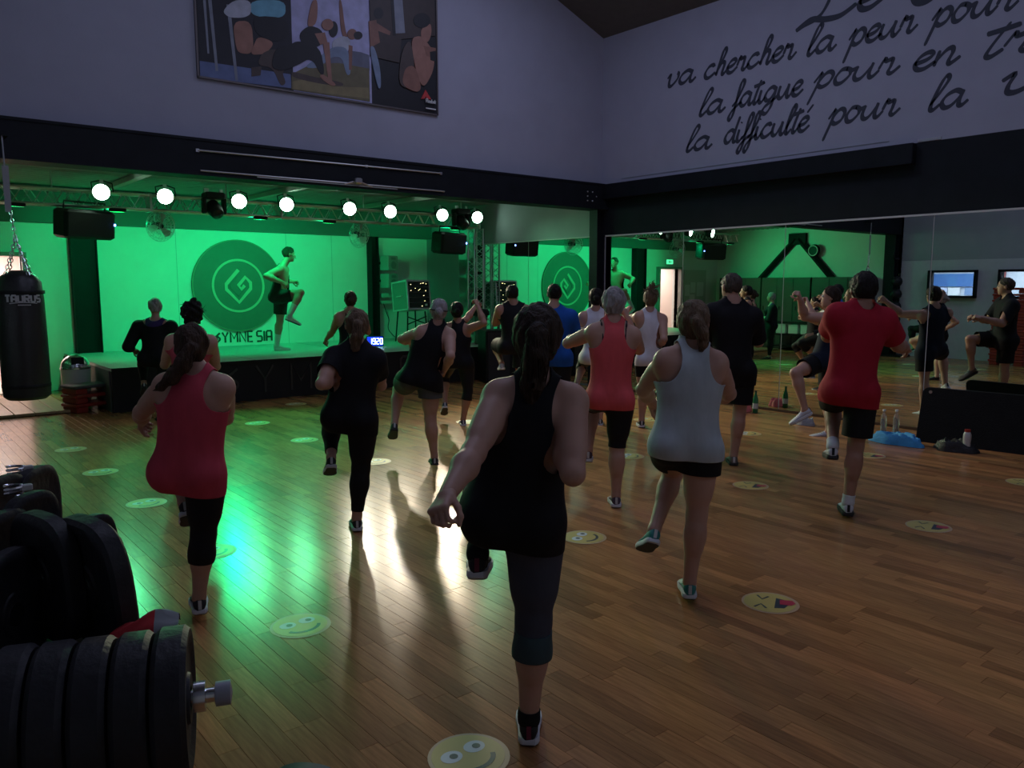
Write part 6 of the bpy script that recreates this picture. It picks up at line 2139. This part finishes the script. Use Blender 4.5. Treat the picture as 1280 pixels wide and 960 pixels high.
S_TEAL = mat('teal_shoe_mesh', (.02, .20, .18), .6)
S_PURP = mat('plum_shoe_mesh', (.06, .035, .06), .7)
S_WHT = mat('white_shoe_mesh', (.55, .56, .60), .6)
S_BRN = mat('grey_brown_shoe_mesh', (.14, .12, .10), .7)
S_BLU = mat('pale_blue_shoe_mesh', (.30, .36, .50), .6)
SOLEW = mat('white_sole', (.60, .61, .66), .6)
SOLEB = mat('black_sole', (.02, .02, .02), .7)
LACEP = mat('dark_red_lace', (.16, .02, .05), .7)
LACEW = mat('white_lace', (.55, .55, .55), .7)
SOCKW = cloth('white_sock', (.6, .6, .62), .9, .1)
SOCKB = cloth('black_sock', (.015, .015, .016), .9, .1)
H_DKB = hairmat('dark_brown_hair', (.035, .022, .014))
H_BLK = hairmat('near_black_hair', (.010, .008, .007))
H_BRN = hairmat('brown_hair', (.055, .032, .020))
H_DBL = hairmat('dark_blond_hair', (.15, .10, .062))
H_BLD = hairmat('blond_hair', (.30, .22, .13))
H_GRY = hairmat('silver_grey_hair', (.33, .31, .31))
H_SGR = hairmat('short_greying_hair', (.075, .06, .05))

pony_long = [[(0, -.085, .045, .024), (.0, -.125, .030, .034), (-.002, -.140, -.05, .044), (-.006, -.130, -.15, .040), (-.012, -.115, -.225, .022), (-.014, -.108, -.27, .008)]]
pony_left = [[(0, -.085, .020, .024), (-.01, -.125, .0, .034), (-.05, -.140, -.08, .042), (-.10, -.125, -.15, .036), (-.15, -.11, -.20, .018), (-.175, -.10, -.22, .006)]]
pony_mid = [[(0, -.085, .035, .022), (.0, -.125, .015, .034), (-.008, -.135, -.06, .040), (-.014, -.120, -.15, .030), (-.03, -.11, -.20, .010)]]
pony_right = [[(0, -.085, .030, .022), (.012, -.12, .012, .030), (.035, -.130, -.045, .034), (.045, -.120, -.10, .026), (.040, -.11, -.14, .008)]]
bun_low = [[(0, -.095, .01, .030), (.0, -.118, .0, .036), (0, -.125, -.012, .030)]]
bun_top = [[(0, -.05, .105, .036), (.0, -.055, .135, .036)]]


def cap_band(root, Hc, hr, hf, hu, k_):
    """dark sunglasses strap and clip round the back of the head"""
    MB().tube([Hc + (hr * math.cos(q * PI / 12) * .094 + hf * math.sin(q * PI / 12) * .108 - hf * .010 + hu * .012) * k_ for q in range(24)], .0055, 6, closed=True).build('head_strap', M_BLACK, root)
    MB().box((0, 0, 0), (.03, .012, .018), M=Matrix.Translation(Hc - hf * .122 * k_ + hu * .012 * k_)).build('clip', M_CHROME, root)


def headset(root, Hc, hr, hf, hu, k_):
    MB().tube([Hc + hr * .088 * k_ - hf * .01, Hc + hr * .085 * k_ + hf * .06 * k_ - hu * .03 * k_, Hc + hr * .05 * k_ + hf * .11 * k_ - hu * .062 * k_], .0035, 6).build('headset_microphone', M_BLACK, root)


CAST = {
    'front': dict(level=True, label='woman nearest the camera in black racerback vest and grey leggings, left knee raised', w=1.09, wh=1.14, res=.0085, skin='fair', curl=.8,
                  wear=[('leggings', 'leggings', GREYL, dict(t=.34, band=TEALB)), ('tank', 'vest', BLK, dict(hem=.085, arm=.60, nb=.11)), ('sock', 'sock', SOCKB, dict(t=.90))],
                  shoes=(S_BLK, SOLEW, LACEP), hair=dict(mat=H_DKB, tails=pony_long, strands=40, thick=.016, tie=((0, -.118, .040), .032, (0, -1, -.2)), res=.006)),
    'coral_left': dict(label='woman at the left in coral vest and black capri leggings with brown ponytail', w=1.16, wh=1.06, res=.009, skin='fair',
                       wear=[('leggings', 'leggings', BLK2, dict(t=.42)), ('tank', 'vest', CORAL, dict(hem=.10, arm=.58, nb=.11))],
                       shoes=(S_BLK, SOLEW, LACEW), hair=dict(mat=H_BRN, tails=pony_left, strands=36, thick=.014)),
    'grey_hair': dict(label='short grey-haired woman in black top with purple straps close to the stage', w=1.22, wh=1.11, res=.012, curl=.6,
                      wear=[('tank', 'under_vest', PURP, dict(hem=.0, arm=.60, off=.008, drape=False)), ('leggings', 'trousers', BLK2, dict(t=.9)), ('tee', 'top', BLK, dict(hem=.10, sleeve=1.35, nx=.85, nb=.26))],
                      shoes=(S_BLK, SOLEB, LACEW), hair=dict(mat=H_GRY, thick=.012, low=.06, wild=.003, res=.008)),
    'pink_back': dict(label='woman with wild dark curly hair in pink vest behind the left coral woman', w=1.05, wh=1.04, res=.011,
                      wear=[('leggings', 'leggings', BLK2, dict(t=.5)), ('tank', 'vest', PINK, dict(hem=.09, arm=.55))],
                      shoes=(S_BLK, SOLEW, LACEW), hair=dict(mat=H_BLK, thick=.022, tails=bun_top, wild=.006, freq=95, fz=1.0, flyaway=60, flyc=(0, -.03, .07), flyl=(.06, .14), flyr=.004, res=.008)),
    'black_tee': dict(label='woman in black T-shirt and long black leggings with dark blond ponytail', w=1.11, wh=1.12, res=.010,
                      wear=[('leggings', 'leggings', BLK2, dict(t=.84)), ('tee', 't_shirt', BLK, dict(hem=.10, sleeve=.55))],
                      shoes=(S_BLK, SOLEW, LACEW), hair=dict(mat=H_DBL, tails=pony_mid, strands=34, thick=.012)),
    'bare_shoulder': dict(label='woman with bare upper back and bun right behind the black T-shirt woman', w=0.99, wh=0.97, res=.012, skin='tan',
                          wear=[('leggings', 'leggings', BLK2, dict(t=.6)), ('tank', 'top', BLK, dict(hem=.06, arm=.80, armz=.34, nb=.2))],
                          shoes=(S_BLK, SOLEW, LACEW), hair=dict(mat=H_DKB, tails=bun_low, thick=.008, res=.008)),
    'grey_shorts': dict(label='silver-haired person in black vest and loose grey shorts, arms bent', w=1.14, wh=1.06, res=.010,
                        wear=[('shorts', 'shorts', GSH, dict(t=.42, flare=1.22)), ('tank', 'vest', BLK, dict(hem=.05, arm=.56))],
                        shoes=(S_BLK, SOLEB, LACEW), hair=dict(mat=H_GRY, tails=bun_low, thick=.012, res=.008), after=cap_band),
    'arms_up': dict(label='dark-haired woman in black with both hands raised together beside her head', w=1.02, wh=1.01, res=.011, skin='tan',
                    wear=[('leggings', 'leggings', BLK2, dict(t=.30)), ('tank', 'vest', BLK, dict(hem=.07, arm=.55))],
                    shoes=(S_NAVY, SOLEW, LACEW), hair=dict(mat=H_BLK, tails=bun_low, thick=.012, res=.008)),
    'dark_man': dict(level=True, label='dark-haired man in black sleeveless shirt by the truss leg, pale shoe lifted', male=True, w=0.99, wh=0.97, res=.012, skin='tan',
                     wear=[('shorts', 'shorts', BSH, dict(t=.72)), ('tank', 'vest', BLK, dict(hem=.09, arm=.36, armz=.16))],
                     shoes=(S_BLU, SOLEW, LACEW), hair=dict(mat=H_BLK, thick=.010, low=.05, nape=False, res=.009)),
    'blue_tee': dict(label='man in bright blue T-shirt behind the nearest woman', male=True, w=1.11, wh=0.98, res=.011,
                     wear=[('shorts', 'shorts', BSH, dict(t=.8)), ('tee', 't_shirt', BLUE, dict(hem=.12, sleeve=.62))],
                     shoes=(S_BLK, SOLEW, LACEW), hair=dict(mat=H_BLK, thick=.008, low=.05, nape=False, res=.009)),
    'white_back': dict(label='dark-haired woman in white vest half hidden behind the short-haired coral woman', w=0.99, wh=1.00, res=.011,
                       wear=[('leggings', 'leggings', BLK2, dict(t=.4)), ('tank', 'vest', WHT, dict(hem=.08, arm=.50))],
                       shoes=(S_BLK, SOLEW, LACEW), hair=dict(mat=H_BLK, tails=bun_low, thick=.013, res=.008)),
    'coral_right': dict(level=True, label='short-haired woman in coral racerback vest with black bra straps', w=1.03, wh=1.00, res=.0095,
                        wear=[('leggings', 'tight_shorts', BLK2, dict(t=-.02)), ('tank', 'vest', CORAL2, dict(hem=.07, arm=.62)), ('strap', 'bra_strap', M_BLACK)],
                        shoes=(S_PURP, SOLEW, LACEW), hair=dict(mat=H_GRY, thick=.014, low=.07, wild=.003, res=.007)),
    'bun': dict(label='woman in white vest with messy blond topknot near the mirror', w=0.99, wh=0.99, res=.011,
                wear=[('leggings', 'tight_shorts', BLK2, dict(t=-.45)), ('tank', 'vest', WHT, dict(hem=.06, arm=.60))],
                shoes=(S_BLK, SOLEW, LACEW), hair=dict(mat=H_DBL, tails=bun_top, thick=.010, flyaway=46, flyc=(.02, -.05, .13), flyl=(.06, .15), flyr=.010, flyup=.7, droop=1.5, res=.008)),
    'white_right': dict(label='woman in pale grey-blue racerback vest, black shorts and teal shoes', w=1.00, wh=0.95, res=.0085, glasses=True,
                        wear=[('shorts', 'shorts', BSH, dict(t=.36, flare=1.12)), ('tank', 'vest', PALE, dict(hem=.055, arm=.60))],
                        shoes=(S_TEAL, SOLEW, LACEW), hair=dict(mat=H_DBL, tails=pony_right, strands=34, thick=.012, res=.006)),
    'black_man': dict(label='tall man with short greying hair in black top and black shorts near the mirror', male=True, w=1.02, wh=0.94, res=.0105, look=18,
                      wear=[('shorts', 'shorts', BSH, dict(t=.78)), ('tee', 'top', BLK, dict(hem=.14, sleeve=.9))],
                      shoes=(S_BRN, SOLEB, LACEW), hair=dict(mat=H_SGR, thick=.006, low=.05, nape=False, res=.009)),
    'red_tee': dict(level=True, label='man in red T-shirt and black shorts at the right', male=True, w=0.98, wh=0.88, res=.009, skin='tan', look=40,
                    wear=[('shorts', 'shorts', BSH, dict(t=.80)), ('tee', 't_shirt', RED, dict(hem=.11, sleeve=.70)), ('sock', 'sock', SOCKW, dict(t=.86))],
                    shoes=(S_WHT, SOLEB, M_BLACK), hair=dict(mat=H_BLK, thick=.012, low=.055, nape=False, res=.008)),
    'navy': dict(label='dark-haired person in navy vest turned sideways between the red T-shirt man and the mirror', male=True, w=0.97, wh=0.97, res=.011,
                 wear=[('shorts', 'shorts', BSH, dict(t=.66)), ('tank', 'vest', NAVY, dict(hem=.09, arm=.36, armz=.16))],
                 shoes=(S_WHT, SOLEW, M_BLACK), hair=dict(mat=H_DKB, thick=.014, low=.06, res=.008)),
    'instructor': dict(label='instructor on the stage in sleeveless top and shorts, one knee raised', male=True, w=0.99, wh=0.97, res=.012, point=.35,
                       wear=[('shorts', 'shorts', DGRN, dict(t=.70)), ('tank', 'vest', DGRN, dict(hem=.08, arm=.34, armz=.15)), ('sock', 'sock', SOCKW, dict(t=.55))],
                       shoes=(S_WHT, SOLEW, LACEW), hair=dict(mat=H_DKB, thick=.007, low=.05, nape=False, res=.009), after=headset),
}
for nm_ in CAST:
    make_person(nm_, PEOPLE[nm_], CAST[nm_])
